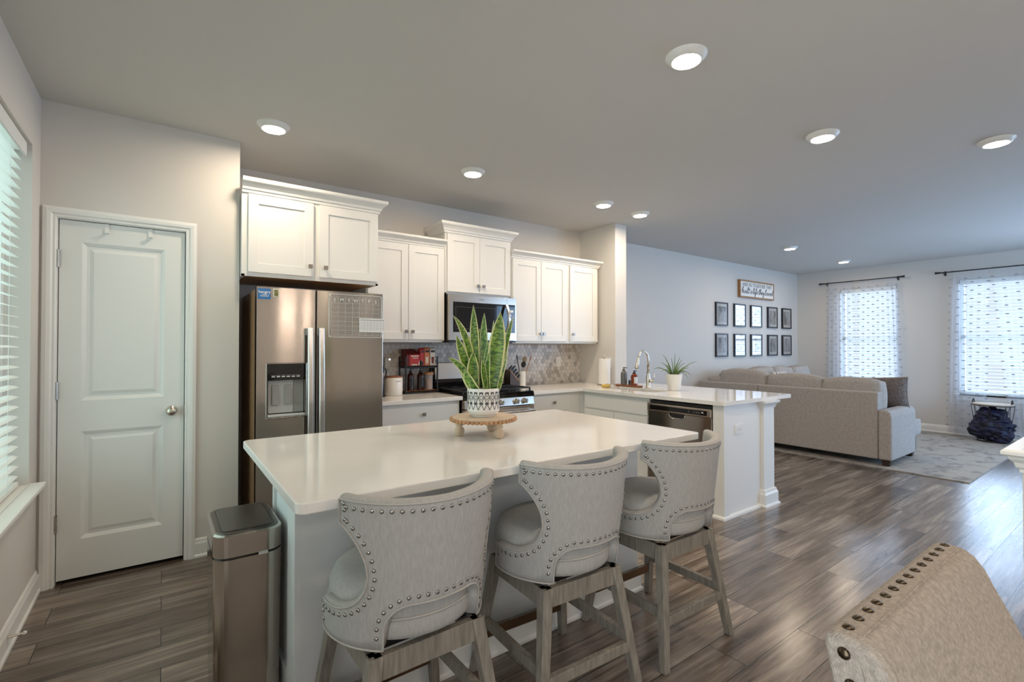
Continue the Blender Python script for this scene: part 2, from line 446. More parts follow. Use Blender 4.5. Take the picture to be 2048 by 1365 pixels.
def sweep(bm, path, prof, P, closed=False):
    """mitred sweep: path in (u,v), prof of (out, d); out is to the right of travel; P(u,v,d)->xyz"""
    n = len(path); rings = []
    for i in range(n):
        def nr(a, b):
            d = Vector((b[0] - a[0], b[1] - a[1])).normalized(); return Vector((d.y, -d.x))
        if closed or 0 < i < n - 1:
            n1 = nr(path[i - 1], path[i]); n2 = nr(path[i], path[(i + 1) % n])
            mv = (n1 + n2); mv = mv / max(1e-6, (1 + n1.dot(n2)))
        elif i == 0: mv = nr(path[0], path[1])
        else: mv = nr(path[-2], path[-1])
        rings.append([bm.verts.new(P(path[i][0] + mv.x * o, path[i][1] + mv.y * o, d)) for o, d in prof])
    m = n if closed else n - 1; k = len(prof)
    for i in range(m):
        a, b = rings[i], rings[(i + 1) % n]
        for q in range(k):
            l = (q + 1) % k
            bm.faces.new((a[q], a[l], b[l], b[q]))
    if not closed:
        bm.faces.new(rings[0]); bm.faces.new(rings[-1])
    return bm
def panel(bm, P, u0, u1, v0, v1, th, holes, prof):
    """slab with recessed fields; P(u,v,d) with d growing into the slab; prof=[(inset,depth)...]"""
    us = sorted({u0, u1, *[h[0] for h in holes], *[h[1] for h in holes]})
    vs = sorted({v0, v1, *[h[2] for h in holes], *[h[3] for h in holes]})
    V = {}
    def g(u, v, d):
        k = (round(u, 5), round(v, 5), round(d, 5))
        if k not in V: V[k] = bm.verts.new(P(u, v, d))
        return V[k]
    for a, b in zip(us, us[1:]):
        for c, d in zip(vs, vs[1:]):
            cu, cv = (a + b) / 2, (c + d) / 2
            if any(h[0] < cu < h[1] and h[2] < cv < h[3] for h in holes): continue
            bm.faces.new((g(a, c, 0), g(b, c, 0), g(b, d, 0), g(a, d, 0)))
    for h in holes:
        cur = (h[0], h[1], h[2], h[3], 0)
        for ins, dep in prof:
            nx = (h[0] + ins, h[1] - ins, h[2] + ins, h[3] - ins, dep)
            A = [(cur[0], cur[2]), (cur[1], cur[2]), (cur[1], cur[3]), (cur[0], cur[3])]
            C = [(nx[0], nx[2]), (nx[1], nx[2]), (nx[1], nx[3]), (nx[0], nx[3])]
            for i in range(4):
                j = (i + 1) % 4
                bm.faces.new((g(*A[i], cur[4]), g(*A[j], cur[4]), g(*C[j], nx[4]), g(*C[i], nx[4])))
            cur = nx
        bm.faces.new((g(cur[0], cur[2], cur[4]), g(cur[1], cur[2], cur[4]), g(cur[1], cur[3], cur[4]), g(cur[0], cur[3], cur[4])))
    # sides and back
    for a, b in zip(us, us[1:]):
        for v in (v0, v1): bm.faces.new((g(a, v, 0), g(b, v, 0), g(b, v, th), g(a, v, th)))
    for c, d in zip(vs, vs[1:]):
        for u in (u0, u1): bm.faces.new((g(u, c, 0), g(u, d, 0), g(u, d, th), g(u, c, th)))
    for a, b in zip(us, us[1:]):
        for c, d in zip(vs, vs[1:]): bm.faces.new((g(a, c, th), g(b, c, th), g(b, d, th), g(a, d, th)))
    return bm
def cushion(bm, c, s, k=0.45, rot=None, cuts=7, dent=0.0):
    q = bmesh.new(); bmesh.ops.create_cube(q, size=2.0)
    bmesh.ops.subdivide_edges(q, edges=q.edges[:], cuts=cuts, use_grid_fill=True)
    for v in q.verts:
        x, y, z = v.co
        sx = x * math.sqrt(max(0, 1 - y * y / 2 - z * z / 2 + y * y * z * z / 3))
        sy = y * math.sqrt(max(0, 1 - x * x / 2 - z * z / 2 + x * x * z * z / 3))
        sz = z * math.sqrt(max(0, 1 - y * y / 2 - x * x / 2 + y * y * x * x / 3))
        p = Vector((x, y, z)).lerp(Vector((sx, sy, sz)), k)
        p = Vector((p.x * s[0], p.y * s[1], p.z * s[2]))
        if dent: p.z += dent * math.sin(p.x * 9 + p.y * 13 + c[0] * 5) * 0.5 + dent * 0.5 * math.sin(p.y * 23 + p.x * 17)
        if rot is not None: p = rot @ p
        v.co = p + Vector(c)
    me = bpy.data.meshes.new('tmp'); q.to_mesh(me); q.free(); bm.from_mesh(me); bpy.data.meshes.remove(me)
    return bm
def dome(bm, c, nrm, r, h=0.5, seg=10):
    nrm = Vector(nrm).normalized(); a = nrm.orthogonal().normalized(); b = nrm.cross(a)
    rings = []
    for k in range(3):
        t = k / 3 * PI / 2
        rings.append([bm.verts.new(Vector(c) + (a * math.cos(2 * PI * i / seg) + b * math.sin(2 * PI * i / seg)) * r * math.cos(t) + nrm * r * h * math.sin(t)) for i in range(seg)])
    top = bm.verts.new(Vector(c) + nrm * r * h)
    for p, q in zip(rings, rings[1:]):
        for i in range(seg): bm.faces.new((p[i], p[(i + 1) % seg], q[(i + 1) % seg], q[i]))
    for i in range(seg): bm.faces.new((rings[-1][i], rings[-1][(i + 1) % seg], top))
    bm.faces.new(rings[0])
    return bm
def sphere(bm, c, r, sc=(1, 1, 1), u=14, v=9):
    q = bmesh.ops.create_uvsphere(bm, u_segments=u, v_segments=v, radius=r)['verts']
    for x in q: x.co = Vector((x.co.x * sc[0], x.co.y * sc[1], x.co.z * sc[2])) + Vector(c)
    return bm
def text(bm, s, size, F, shear=0.0, extrude=0.0006, align='CENTER', spacing=1.0, bold=0.0):
    """letters as mesh; F(x, y, d) maps text plane to world"""
    cu = bpy.data.curves.new('lettering', 'FONT'); cu.body = s; cu.size = size; cu.shear = shear; cu.extrude = extrude
    cu.align_x = align; cu.align_y = 'CENTER'; cu.resolution_u = 2; cu.space_character = spacing; cu.offset = bold
    o = bpy.data.objects.new('lettering', cu); COL.objects.link(o)
    dg = bpy.context.evaluated_depsgraph_get(); dg.update()
    me = bpy.data.meshes.new_from_object(o.evaluated_get(dg))
    for v in me.vertices: v.co = F(v.co.x, v.co.y, v.co.z)
    bm.from_mesh(me)
    bpy.data.objects.remove(o); bpy.data.curves.remove(cu); bpy.data.meshes.remove(me)
    return bm
def dup(root, loc=None, rotz=None, label=None, group=None):
    r = root.copy(); COL.objects.link(r)
    if loc is not None: r.location = loc
    if rotz is not None: r.rotation_euler = (0, 0, rotz)
    if label: r['label'] = label
    if group: r['group'] = group
    for ch in list(root.children):
        c = ch.copy(); COL.objects.link(c); c.parent = r
        for g in list(ch.children):
            d = g.copy(); COL.objects.link(d); d.parent = c
    return r
FY = lambda yf: (lambda u, v, d: (u, yf + d, v))      # face looking towards -y
FX = lambda xf: (lambda u, v, d: (xf + d, u, v))      # face looking towards -x
# ------------------------------------------------------------------ the room
H = 2.707
XL, YP, XP, YK, XS, XS2, YE, YL, XF, YR = -0.556, 3.670, 0.408, 4.197, 4.046, 4.228, 3.642, 4.253, 9.798, -1.75
struct('floor', bx(-0.72, 10.0, YR - 0.15, 4.5, -0.12, 0.0), M_floor)
struct('ceiling', bx(-0.72, 10.0, YR - 0.15, 4.5, H, H + 0.12), M_ceil)

def wall_x(bm, x0, x1, y0, y1, holes):
    """wall slab with constant x and rectangular openings (y0,y1,z0,z1)"""
    ys = sorted({y0, y1, *[h[0] for h in holes], *[h[1] for h in holes]})
    zs = sorted({0.0, H, *[h[2] for h in holes], *[h[3] for h in holes]})
    for a, b in zip(ys, ys[1:]):
        for c, d in zip(zs, zs[1:]):
            if any(h[0] < (a + b) / 2 < h[1] and h[2] < (c + d) / 2 < h[3] for h in holes): continue
            box(bm, x0, x1, a, b, c, d)
    bmesh.ops.remove_doubles(bm, verts=bm.verts[:], dist=1e-5)
    return bm
LW = (1.66, 3.467, 0.628, 2.383)          # left window opening
PD = (-1.55, 0.35, 0.02, 2.08)            # unseen patio opening added for light behind the camera
FW = [(2.714, 3.535, 0.62, 2.35), (1.13, 1.95, 0.62, 2.35), (-0.46, 0.36, 0.62, 2.35)]  # last opening is unseen, added to let more light in
struct('wall_left', wall_x(B(), -0.70, XL, YR, 4.4, [LW, PD]), M_wall)
struct('wall_far', wall_x(B(), XF, XF + 0.15, YR, 4.4, FW), M_wall)
struct('wall_back', bx(XS2, XF + 0.15, YL, YL + 0.15, 0, H), M_wall)
struct('wall_kitchen', bx(XP, XS, YK, YK + 0.2, 0, H), M_wall)
bm = B(); box(bm, -0.7, 6.3, YR - 0.12, YR, 0, H); box(bm, 8.9, XF + 0.15, YR - 0.12, YR, 0, H); box(bm, 6.3, 8.9, YR - 0.12, YR, 0, 0.4); box(bm, 6.3, 8.9, YR - 0.12, YR, 2.35, H)
struct('wall_right', bm, M_wall)
bm = B()
for q in ((6.3, 6.36, 0.4, 2.35), (8.84, 8.9, 0.4, 2.35), (7.57, 7.63, 0.4, 2.35), (6.3, 8.9, 0.4, 0.46), (6.3, 8.9, 2.29, 2.35)): box(bm, q[0], q[1], YR - 0.09, YR - 0.04, q[2], q[3])
struct('window_6', bm, M_white)  # unseen side window, added to bring in blue daylight
struct('wall_partition', bx(XS, XS2, YE, 4.40, 0, H), M_wall, bevel=0.004)
# pantry front wall with the door opening
DX0, DX1, DZ1 = -0.478, 0.107, 2.056
bm = B(); box(bm, XL, DX0 - 0.02, YP, YP + 0.1, 0, H); box(bm, DX1 + 0.02, XP, YP, YP + 0.1, 0, H); box(bm, DX0 - 0.02, DX1 + 0.02, YP, YP + 0.1, DZ1 + 0.02, H)
struct('wall_pantry', bm, M_wall)
struct('wall_pantry_side', bx(XP - 0.1, XP, YP + 0.1, 4.3, 0, H), M_wall)
struct('wall_pantry_inside', bx(XL, XP - 0.1, 4.2, 4.3, 0, H), M_wall)
# mouldings
BASE = [(0, 0), (0.022, 0), (0.022, 0.012), (0.014, 0.020), (0.014, 0.085), (0.009, 0.100), (0.009, 0.108), (0.004, 0.118), (0, 0.118)]
PZ = lambda u, v, d: (u, v, d)
struct('baseboard_left', sweep(B(), [(XL, 0.42), (XL, YP)], BASE, PZ), M_trim)
struct('baseboard_pantry', sweep(B(), [(0.168, YP), (XP, YP)], BASE, PZ), M_trim)
struct('baseboard_back', sweep(B(), [(XS2, YL), (XF, YL)], BASE, PZ), M_trim)
struct('baseboard_far', sweep(B(), [(XF, YL), (XF, YR)], BASE, PZ), M_trim)
# door with casing
dr = thing('door_1', 'white two-panel pantry door with satin knob and hinges', 'door', (DX0, YP, 0))
del dr['category']; dr['kind'] = 'structure'
ogee = [(0.014, 0.007), (0.020, 0.012), (0.034, 0.012), (0.052, 0.004)]
obj('door_slab', panel(B(), FY(YP + 0.012), DX0, DX1, 0.024, DZ1, 0.036, [(-0.381, 0.004, 1.028, 1.937), (-0.379, 0.002, 0.240, 0.852)], ogee), M_door, dr)
cas = [(0, 0), (0, -0.010), (0.006, -0.014), (0.016, -0.012), (0.024, -0.020), (0.040, -0.022), (0.058, -0.017), (0.058, 0)]
obj('door_casing', sweep(B(), [(DX1 + 0.004, 0), (DX1 + 0.004, DZ1 + 0.006), (DX0 - 0.008, DZ1 + 0.006), (DX0 - 0.008, 0)], cas, lambda u, v, d: (u, YP + d, v)), M_trim, dr)
bm = B(); box(bm, DX0 - 0.02, DX0 - 0.004, YP, YP + 0.1, 0, DZ1 + 0.02); box(bm, DX1 + 0.004, DX1 + 0.02, YP, YP + 0.1, 0, DZ1 + 0.02); box(bm, DX0 - 0.004, DX1 + 0.004, YP, YP + 0.1, DZ1 + 0.004, DZ1 + 0.02)
obj('door_jamb', bm, M_trim, dr)
for hz in (1.833, 1.091, 0.347):
    bm = B(); lathe(bm, [(0.0075, -0.045), (0.0075, 0.045)], (DX0 - 0.003, YP - 0.002, hz), 10)
    for q in (-0.045, -0.018, 0.018, 0.045): lathe(bm, [(0.0088, -0.004), (0.0088, 0.004)], (DX0 - 0.003, YP - 0.002, hz + q), 10)
    box(bm, DX0 - 0.02, DX0, YP + 0.004, YP + 0.009, hz - 0.042, hz + 0.042)
    obj('hinge', bm, M_hinge, dr, label='satin nickel hinge')
kn = obj('door_knob', lathe(B(), [(0.001, -0.062), (0.016, -0.062), (0.026, -0.054), (0.029, -0.044), (0.027, -0.034), (0.018, -0.027), (0.011, -0.022), (0.011, -0.012), (0.029, -0.010), (0.031, -0.004), (0.031, 0.002)], (0.044, YP + 0.010, 0.939), 28, 'y'), M_chrome, dr, smooth=True, label='satin nickel knob')
obj('strike_plate', bx(DX1 - 0.001, DX1 + 0.005, YP - 0.002, YP + 0.02, 0.91, 0.968), M_hinge, dr)
for i, hx in enumerate((-0.272, -0.068)):
    bm = B(); box(bm, hx - 0.010, hx + 0.010, YP + 0.006, YP + 0.012, 2.002, DZ1 + 0.003); box(bm, hx - 0.010, hx + 0.010, YP + 0.006, YP + 0.04, DZ1 + 0.0005, DZ1 + 0.003); box(bm, hx - 0.010, hx + 0.010, YP - 0.012, YP + 0.007, 2.000, 2.004); box(bm, hx - 0.010, hx + 0.010, YP - 0.013, YP - 0.010, 2.000, 2.018)
    tag(obj('over_door_hook', bm, M_white), ['white hook over the pantry door top, nearer the hinges', 'white hook over the pantry door top, nearer the knob side'][i], 'hook', 'hooks over the pantry door')
# spring door stop on the left baseboard
ds = thing('door_stop', 'small white-tipped spring door stop on the left baseboard', 'door stop', (XL + 0.016, 3.0, 0.07))
obj('spring', tube(B(), [(XL + 0.015, 3.0, 0.07), (XL + 0.06, 3.01, 0.068)], 0.005, 8), M_chrome, ds)
obj('tip', sphere(B(), (XL + 0.066, 3.011, 0.068), 0.0085), M_white, ds, smooth=True)

# ---- left window: sash, sill, blind
wn = thing('window_1', 'left wall window in a drywall recess', 'window', (XL, LW[0], LW[2])); del wn['category']; wn['kind'] = 'structure'
bm = B(); y0, y1, z0, z1 = LW; xa, xb = -0.70, -0.655
for q in ((y0, y1, z0, z0 + 0.05), (y0, y1, z1 - 0.05, z1), (y0, y0 + 0.05, z0, z1), (y1 - 0.05, y1, z0, z1), ((y0 + y1) / 2 - 0.04, (y0 + y1) / 2 + 0.04, z0, z1)):
    box(bm, xa, xb, q[0], q[1], q[2], q[3])
obj('window_frame', bm, M_white, wn)
obj('glass', bx(-0.685, -0.681, y0 + 0.02, y1 - 0.02, z0 + 0.02, z1 - 0.02), M_glass, wn)
sb = B(); box(sb, -0.66, XL, y0, y1, z0 - 0.02, z0 + 0.001); box(sb, XL, -0.494, y0 - 0.06, y1 + 0.03, z0 - 0.02, z0 + 0.001); box(sb, XL, XL + 0.012, y0 - 0.05, y1 + 0.02, z0 - 0.065, z0 - 0.02)
struct('sill', sb, M_trim, wn, bevel=0.004)
def blind(name, label, P, u0, u1, z0, z1, tilt, val_h, pitch=0.05, dep=0.05):
    """P(u, d, z): u along the window, d out of the wall into the room"""
    t = thing(name, label, 'window blind', P((u0 + u1) / 2, 0, z1)) 
    bm = B()
    z = z0 + 0.06
    while z < z1 - val_h * 0.6:
        h = dep / 2; cs, sn = math.cos(tilt), math.sin(tilt)
        sect = [(-h, 0.0), (-h * 0.4, 0.0035), (h * 0.4, 0.0035), (h, 0.0), (h * 0.4, 0.0012), (-h * 0.4, 0.0012)]
        sec = [(a * cs - b * sn, a * sn + b * cs) for a, b in sect]
        prism(bm, sec, lambda a, b: P(u0, a, z + b), lambda a, b: P(u1, a, z + b))
        z += pitch
    obj('slats', bm, M_blind, t)
    def pb(a0, a1, d0, d1, c0, c1):
        p, q = P(a0, d0, c0), P(a1, d1, c1)
        return min(p[0], q[0]), max(p[0], q[0]), min(p[1], q[1]), max(p[1], q[1]), c0, c1
    obj('bottom_rail', bx(*pb(u0, u1, -0.025, 0.025, z0 + 0.008, z0 + 0.030)), M_blind, t, bevel=0.003)
    bm = B(); box(bm, *pb(u0, u1, 0.030, 0.042, z1 - val_h, z1 - 0.004)); box(bm, *pb(u0, u1, -0.025, 0.025, z1 - 0.05, z1 - 0.004))
    obj('valance', bm, M_blind, t, bevel=0.003)
    bm = B(); n = 2 if u1 - u0 < 1 else 4
    for k in range(n):
        u = u0 + (u1 - u0) * (0.13 + 0.74 * k / (n - 1))
        for d in (-dep / 2 - 0.001, dep / 2 + 0.001): tube(bm, [P(u, d, z0 + 0.02), P(u, d, z1 - 0.04)], 0.0012, 5)
    obj('ladder_cords', bm, M_blind, t)
    return t
blind('window_blind', 'white slatted blind in the left wall window recess', lambda u, d, z: (-0.612 + d, u, z), LW[0] + 0.01, LW[1] - 0.035, LW[2], LW[3], -0.22, 0.075)

# ---- far windows
for i, f in enumerate(FW):
    y0, y1, z0, z1 = f
    wn = thing('window_%d' % (i + 2), 'window', 'window', (XF, y0, z0)); del wn['category']; wn['kind'] = 'structure'
    wn['label'] = ['far wall window behind the sofa corner', 'far wall window above the wire basket table', 'unseen far wall window added beyond the half wall'][i]
    bm = B(); xa, xb = XF + 0.10, XF + 0.145
    for q in ((y0, y1, z0, z0 + 0.045), (y0, y1, z1 - 0.045, z1), (y0, y0 + 0.045, z0, z1), (y1 - 0.045, y1, z0, z1), (y0, y1, 1.46, 1.50)): box(bm, xa, xb, *q)
    obj('window_frame', bm, M_white, wn)
    obj('glass', bx(XF + 0.12, XF + 0.124, y0 + 0.02, y1 - 0.02, z0 + 0.02, z1 - 0.02), M_glass, wn)
    sb = B(); box(sb, XF - 0.03, XF + 0.10, y0 - 0.05 if False else y0, y1, z0 - 0.02, z0 + 0.002); box(sb, XF - 0.03, XF, y0 - 0.05, y1 + 0.05, z0 - 0.02, z0 + 0.002); box(sb, XF - 0.012, XF, y0 - 0.04, y1 + 0.04, z0 - 0.09, z0 - 0.02)
    obj('sill', sb, M_trim, wn, bevel=0.003)
    if i < 2:
        blind('window_blind', ['white slatted blind behind the sheer curtains nearest the picture wall', 'white slatted blind behind the sheer curtains above the wire basket table'][i],
              lambda u, d, z: (XF + 0.05 - d, u, z), y0 + 0.012, y1 - 0.012, z0 + 0.004, z1, -0.14, 0.075)
# frame and glass of the patio opening added behind the camera
wn = thing('window_5', 'unseen patio window added in the left wall', 'window', (XL, PD[0], PD[2])); del wn['category']; wn['kind'] = 'structure'
bm = B(); y0, y1, z0, z1 = PD
for q in ((y0, y1, z0, z0 + 0.08), (y0, y1, z1 - 0.08, z1), (y0, y0 + 0.08, z0, z1), (y1 - 0.08, y1, z0, z1), ((y0 + y1) / 2 - 0.06, (y0 + y1) / 2 + 0.06, z0, z1)): box(bm, -0.68, -0.62, *q)
obj('window_frame', bm, M_white, wn)
obj('glass', bx(-0.652, -0.648, y0 + 0.02, y1 - 0.02, z0 + 0.02, z1 - 0.02), M_glass, wn)

# ---- curtains and rods
def rod(y0, y1, label):
    t = thing('curtain_rod', label, 'curtain rod', (XF, (y0 + y1) / 2, 2.475), 'black curtain rods on the far wall')
    x = XF - 0.085
    obj('pole', tube(B(), [(x, y0, 2.475), (x, y1, 2.475)], 0.0085, 10), M_blackmetal, t, smooth=True)
    for s, y in ((-1, y0), (1, y1)):
        obj('finial', lathe(B(), [(0.010, -0.01), (0.010, 0.012), (0.014, 0.016), (0.014, 0.05), (0.018, 0.055), (0.018, 0.075), (0.001, 0.076)] if s > 0 else [(0.001, -0.076), (0.018, -0.075), (0.018, -0.055), (0.014, -0.05), (0.014, -0.016), (0.010, -0.012), (0.010, 0.01)], (x, y, 2.475), 14, 'y'), M_blackmetal, t)
        bm = B(); yy = y - s * 0.03
        bar(bm, (x, yy, 2.462), (XF, yy, 2.462), 0.006, 0.006); box(bm, XF - 0.006, XF, yy - 0.012, yy + 0.012, 2.43, 2.50)
        obj('bracket', bm, M_blackmetal, t)
    return t
rod(2.66, 3.76, 'black curtain rod above the far window nearest the picture wall')
rod(0.90, 2.13, 'black curtain rod above the far window by the basket table')
def curtain(ya0, ya1, yb0, yb1, label, folds, seed, outer, sweepto=None):
    """top edge spans ya, hem spans yb"""
    rnd = random.Random(seed); nu, nv = folds * 10, 26
    bm = B(); x0 = XF - 0.085; g = []; ph = rnd.random() * 6
    def P(a, b):
        zt, zb = 2.492, 0.035
        z = zt + (zb - zt) * b
        e = b ** 0.85
        ya = ya0 + (ya1 - ya0) * a; yb = yb0 + (yb1 - yb0) * a
        y = ya + (yb - ya) * e
        if sweepto: y += sweepto * math.sin(min(1, b * 1.15) * PI) * (a if sweepto < 0 else (1 - a))
        amp = 0.008 + 0.026 * min(1, b * 3.0)
        wv = math.sin(a * folds * 2 * PI + ph) + 0.35 * math.sin(a * folds * 4.7 + ph * 2 + b * 1.2)
        return Vector((x0 + amp * wv * 0.75, y + 0.010 * math.cos(a * folds * 2 * PI + ph), z))
    for i in range(nu + 1): g.append([bm.verts.new(P(i / nu, j / nv)) for j in range(nv + 1)])
    for i in range(nu):
        for j in range(nv): bm.faces.new((g[i][j], g[i + 1][j], g[i + 1][j + 1], g[i][j + 1]))
    o = obj('sheer_curtain', bm, M_sheer, smooth=True)
    tag(o, label, 'curtain', 'sheer tufted curtains on the far wall')
    bm = B(); g = []                       # the doubled cloth gathered along the outer edge
    q0, q1 = outer; nq = folds * 5
    for i in range(nq + 1):
        a = q0 + (q1 - q0) * i / nq
        g.append([bm.verts.new(P(a, j / nv) + Vector((0.014 + 0.010 * math.sin(i * 1.9 + seed), 0, 0))) for j in range(1, nv + 1)])
    for i in range(nq):
        for j in range(nv - 1): bm.faces.new((g[i][j], g[i + 1][j], g[i + 1][j + 1], g[i][j + 1]))
    obj('gathered_fold', bm, M_sheer, o, smooth=True)
    bm = B(); cols = max(3, int((yb1 - yb0 if yb1 > yb0 else yb0 - yb1) / 0.080))
    for c in range(cols + 1):
        a = c / cols
        for r in range(19):
            b = 0.055 + r * 0.050 + (0.025 if c % 2 else 0)
            if b > 0.985: continue
            p = P(a, b); q = P(min(1, a + 0.01), b); wd = 0.018
            box(bm, p.x - 0.012, p.x - 0.003, p.y - wd, p.y + wd, p.z - 0.006, p.z + 0.006)
    ob = obj('tufts', bm, M_tuft, o); ob['kind'] = 'stuff'
    return o
curtain(3.70, 3.30, 3.74, 3.26, 'sheer curtain panel nearest the picture wall corner', 6, 1, (0.0, 0.42))
curtain(3.20, 2.68, 3.24, 2.60, 'sheer curtain panel behind the brown throw pillow', 8, 2, (0.72, 1.0))
curtain(2.02, 1.60, 2.08, 1.66, 'sheer curtain panel hanging left of the wire basket table', 6, 3, (0.0, 0.40))
curtain(1.58, 0.98, 1.40, 0.94, 'sheer curtain panel hanging behind the right of the basket table', 8, 4, (0.55, 1.0))

# ---- recessed lights
def ceiling_light(x, y, label):
    t = thing('ceiling_light', label, 'ceiling light', (x, y, H), 'round ceiling lights')
    bm = B()
    lathe(bm, [(0.064, -0.027), (0.066, -0.029), (0.072, -0.027), (0.086, -0.012), (0.094, -0.004), (0.095, 0.0)], (x, y, H), 40, cap=False)
    obj('trim_ring', bm, M_white, t, smooth=True)
    obj('diffuser', lathe(B(), [(0.001, -0.0285), (0.064, -0.027), (0.064, -0.006)], (x, y, H), 32, cap=False), M_lamp, t)
    return t
for x, y, l in ((1.986, 1.345, 'large round ceiling light nearest the camera, above the stools'), (3.443, 1.335, 'round ceiling light over the open floor past the island'), (4.471, 0.694, 'round ceiling light at the right edge of the photo'),
                (0.544, 3.270, 'round ceiling light in front of the pantry and fridge cabinet'), (1.950, 3.216, 'round ceiling light above the gap between island and range'), (3.399, 3.206, 'round ceiling light above the sink run, left of its twin by the partition'),
                (3.958, 3.228, 'round ceiling light beside the partition wall end'), (6.993, 3.125, 'round ceiling light above the sofa back'), (8.788, 3.118, 'round ceiling light nearest the far windows')):
    ceiling_light(x, y, l)
for x, y in ((0.544, -0.6), (1.986, -0.6), (6.99, 0.4)):  # extra lamps added out of view to brighten the room
    ceiling_light(x, y, 'added round ceiling light outside the frame')
t = thing('chandelier', 'unseen three-bulb dining chandelier added outside the frame', 'chandelier', (1.60, -0.90, H))  # unseen lamp added for light and for streaks in the fridge steel
obj('canopy', lathe(B(), [(0.06, 0), (0.06, -0.02), (0.01, -0.03)], (1.60, -0.90, H), 20), M_blackmetal, t)
obj('stem', tube(B(), [(1.60, -0.90, H - 0.02), (1.60, -0.90, 1.98)], 0.008, 8), M_blackmetal, t)
for dx_, dy_ in ((-0.17, 0.04), (-0.04, -0.05), (0.16, 0.02)):
    obj('arm', tube(B(), [(1.60, -0.90, 1.99), (1.60 + dx_, -0.90 + dy_, 1.94), (1.60 + dx_, -0.90 + dy_, 1.90)], 0.006, 8), M_blackmetal, t)
    obj('bulb', sphere(B(), (1.60 + dx_, -0.90 + dy_, 1.865), 0.03, (1, 1, 1.3)), M_bulb, t, smooth=True)
# ------------------------------------------------------------------ kitchen cabinets
CROWN = [(0, 0), (0.010, 0), (0.012, 0.012), (0.020, 0.018), (0.024, 0.030), (0.040, 0.046), (0.056, 0.056), (0.060, 0.062), (0.060, 0.078), (0, 0.078)]
SHK = [(0.003, 0.0), (0.003, 0.008)]
def knob(parent, x, y, z, face='y'):
    bm = B()
    if face == 'y':
        bar(bm, (x, y, z), (x, y - 0.020, z), 0.006, 0.006); box(bm, x - 0.014, x + 0.014, y - 0.028, y - 0.018, z - 0.014, z + 0.014)
    else:
        bar(bm, (y, x, z), (y - 0.020, x, z), 0.006, 0.006); box(bm, y - 0.028, y - 0.018, x - 0.014, x + 0.014, z - 0.014, z + 0.014)
    return obj('knob', bm, M_knob, parent, bevel=0.002, label='square dark nickel knob')
def cdoor(parent, P, u0, u1, v0, v1, rail=0.058, name='door'):
    return obj(name, panel(B(), P, u0, u1, v0, v1, 0.02, [(u0 + rail, u1 - rail, v0 + rail, v1 - rail)], SHK), M_cab, parent, bevel=0.0015)
def wall_cabinet(name, label, x0, x1, yf, z0, z1, doors, knobs, left=True, right=True, under=True, ctop=0.09, ret_l=None, ret_r=None):
    t = thing(name, label, 'cabinet', ((x0 + x1) / 2, yf, z0), 'white wall cabinets')
    yc = yf + 0.02
    bm = B(); box(bm, x0, x1, yc, YK, z0 + 0.012, z1)
    box(bm, x0, x1, yc, yc + 0.02, z0, z0 + 0.013)
    box(bm, x0, x0 + 0.018, yc, YK, z0, z0 + 0.013); box(bm, x1 - 0.018, x1, yc, YK, z0, z0 + 0.013)
    obj('body', bm, M_cab, t)
    if under: obj('underside', bx(x0 + 0.018, x1 - 0.018, yc + 0.02, YK, z0 + 0.008, z0 + 0.0125), M_wood_raw, t, label='unpainted wood underside')
    for d in doors: 
        dd = cdoor(t, FY(yf), d[0], d[1], d[2], d[3])
        for k in knobs:
            if d[0] <= k[0] <= d[1]: knob(dd, k[0], yf, k[1])
    path = []
    if right: path.append((x1, YK - 0.001))
    path += [(x1, yc - 0.001), (x0, yc - 0.001)]
    if left: path.append((x0, YK - 0.001))
    # travel so that 'right of travel' is outward
    path = path[::-1]
    obj('crown_moulding', sweep(B(), path, [(o, d * ctop / 0.078) for o, d in CROWN], lambda u, v, d: (u, v, z1 + d)), M_cab, t)
    return t
wall_cabinet('wall_cabinet', 'deep white wall cabinet above the refrigerator', XP + 0.004, 1.332, 3.58, 1.806, 2.358,
             [(0.448, 0.857, 1.832, 2.350), (0.899, 1.324, 1.832, 2.350)], [(0.833, 1.90), (0.937, 1.90)], left=False)
wall_cabinet('wall_cabinet', 'white wall cabinet between the refrigerator and the microwave', 1.336, 2.052, 3.86, 1.376, 2.222,
             [(1.345, 1.696, 1.400, 2.215), (1.700, 2.040, 1.400, 2.215)], [(1.673, 1.466), (1.731, 1.466)], left=False, right=False, ctop=0.072)
wall_cabinet('wall_cabinet', 'short raised white wall cabinet above the microwave', 2.056, 2.786, 3.86, 1.815, 2.375,
             [(2.074, 2.417, 1.838, 2.366), (2.420, 2.774, 1.838, 2.366)], [(2.392, 1.905), (2.452, 1.905)])
wall_cabinet('wall_cabinet', 'wide three-door white wall cabinet beside the partition wall', 2.790, 4.010, 3.86, 1.371, 2.226,
             [(2.806, 3.165, 1.392, 2.218), (3.169, 3.522, 1.392, 2.218), (3.574, 3.976, 1.392, 2.218)], [(3.150, 1.470), (3.190, 1.470), (3.605, 1.470)], left=False, right=True, ctop=0.072)

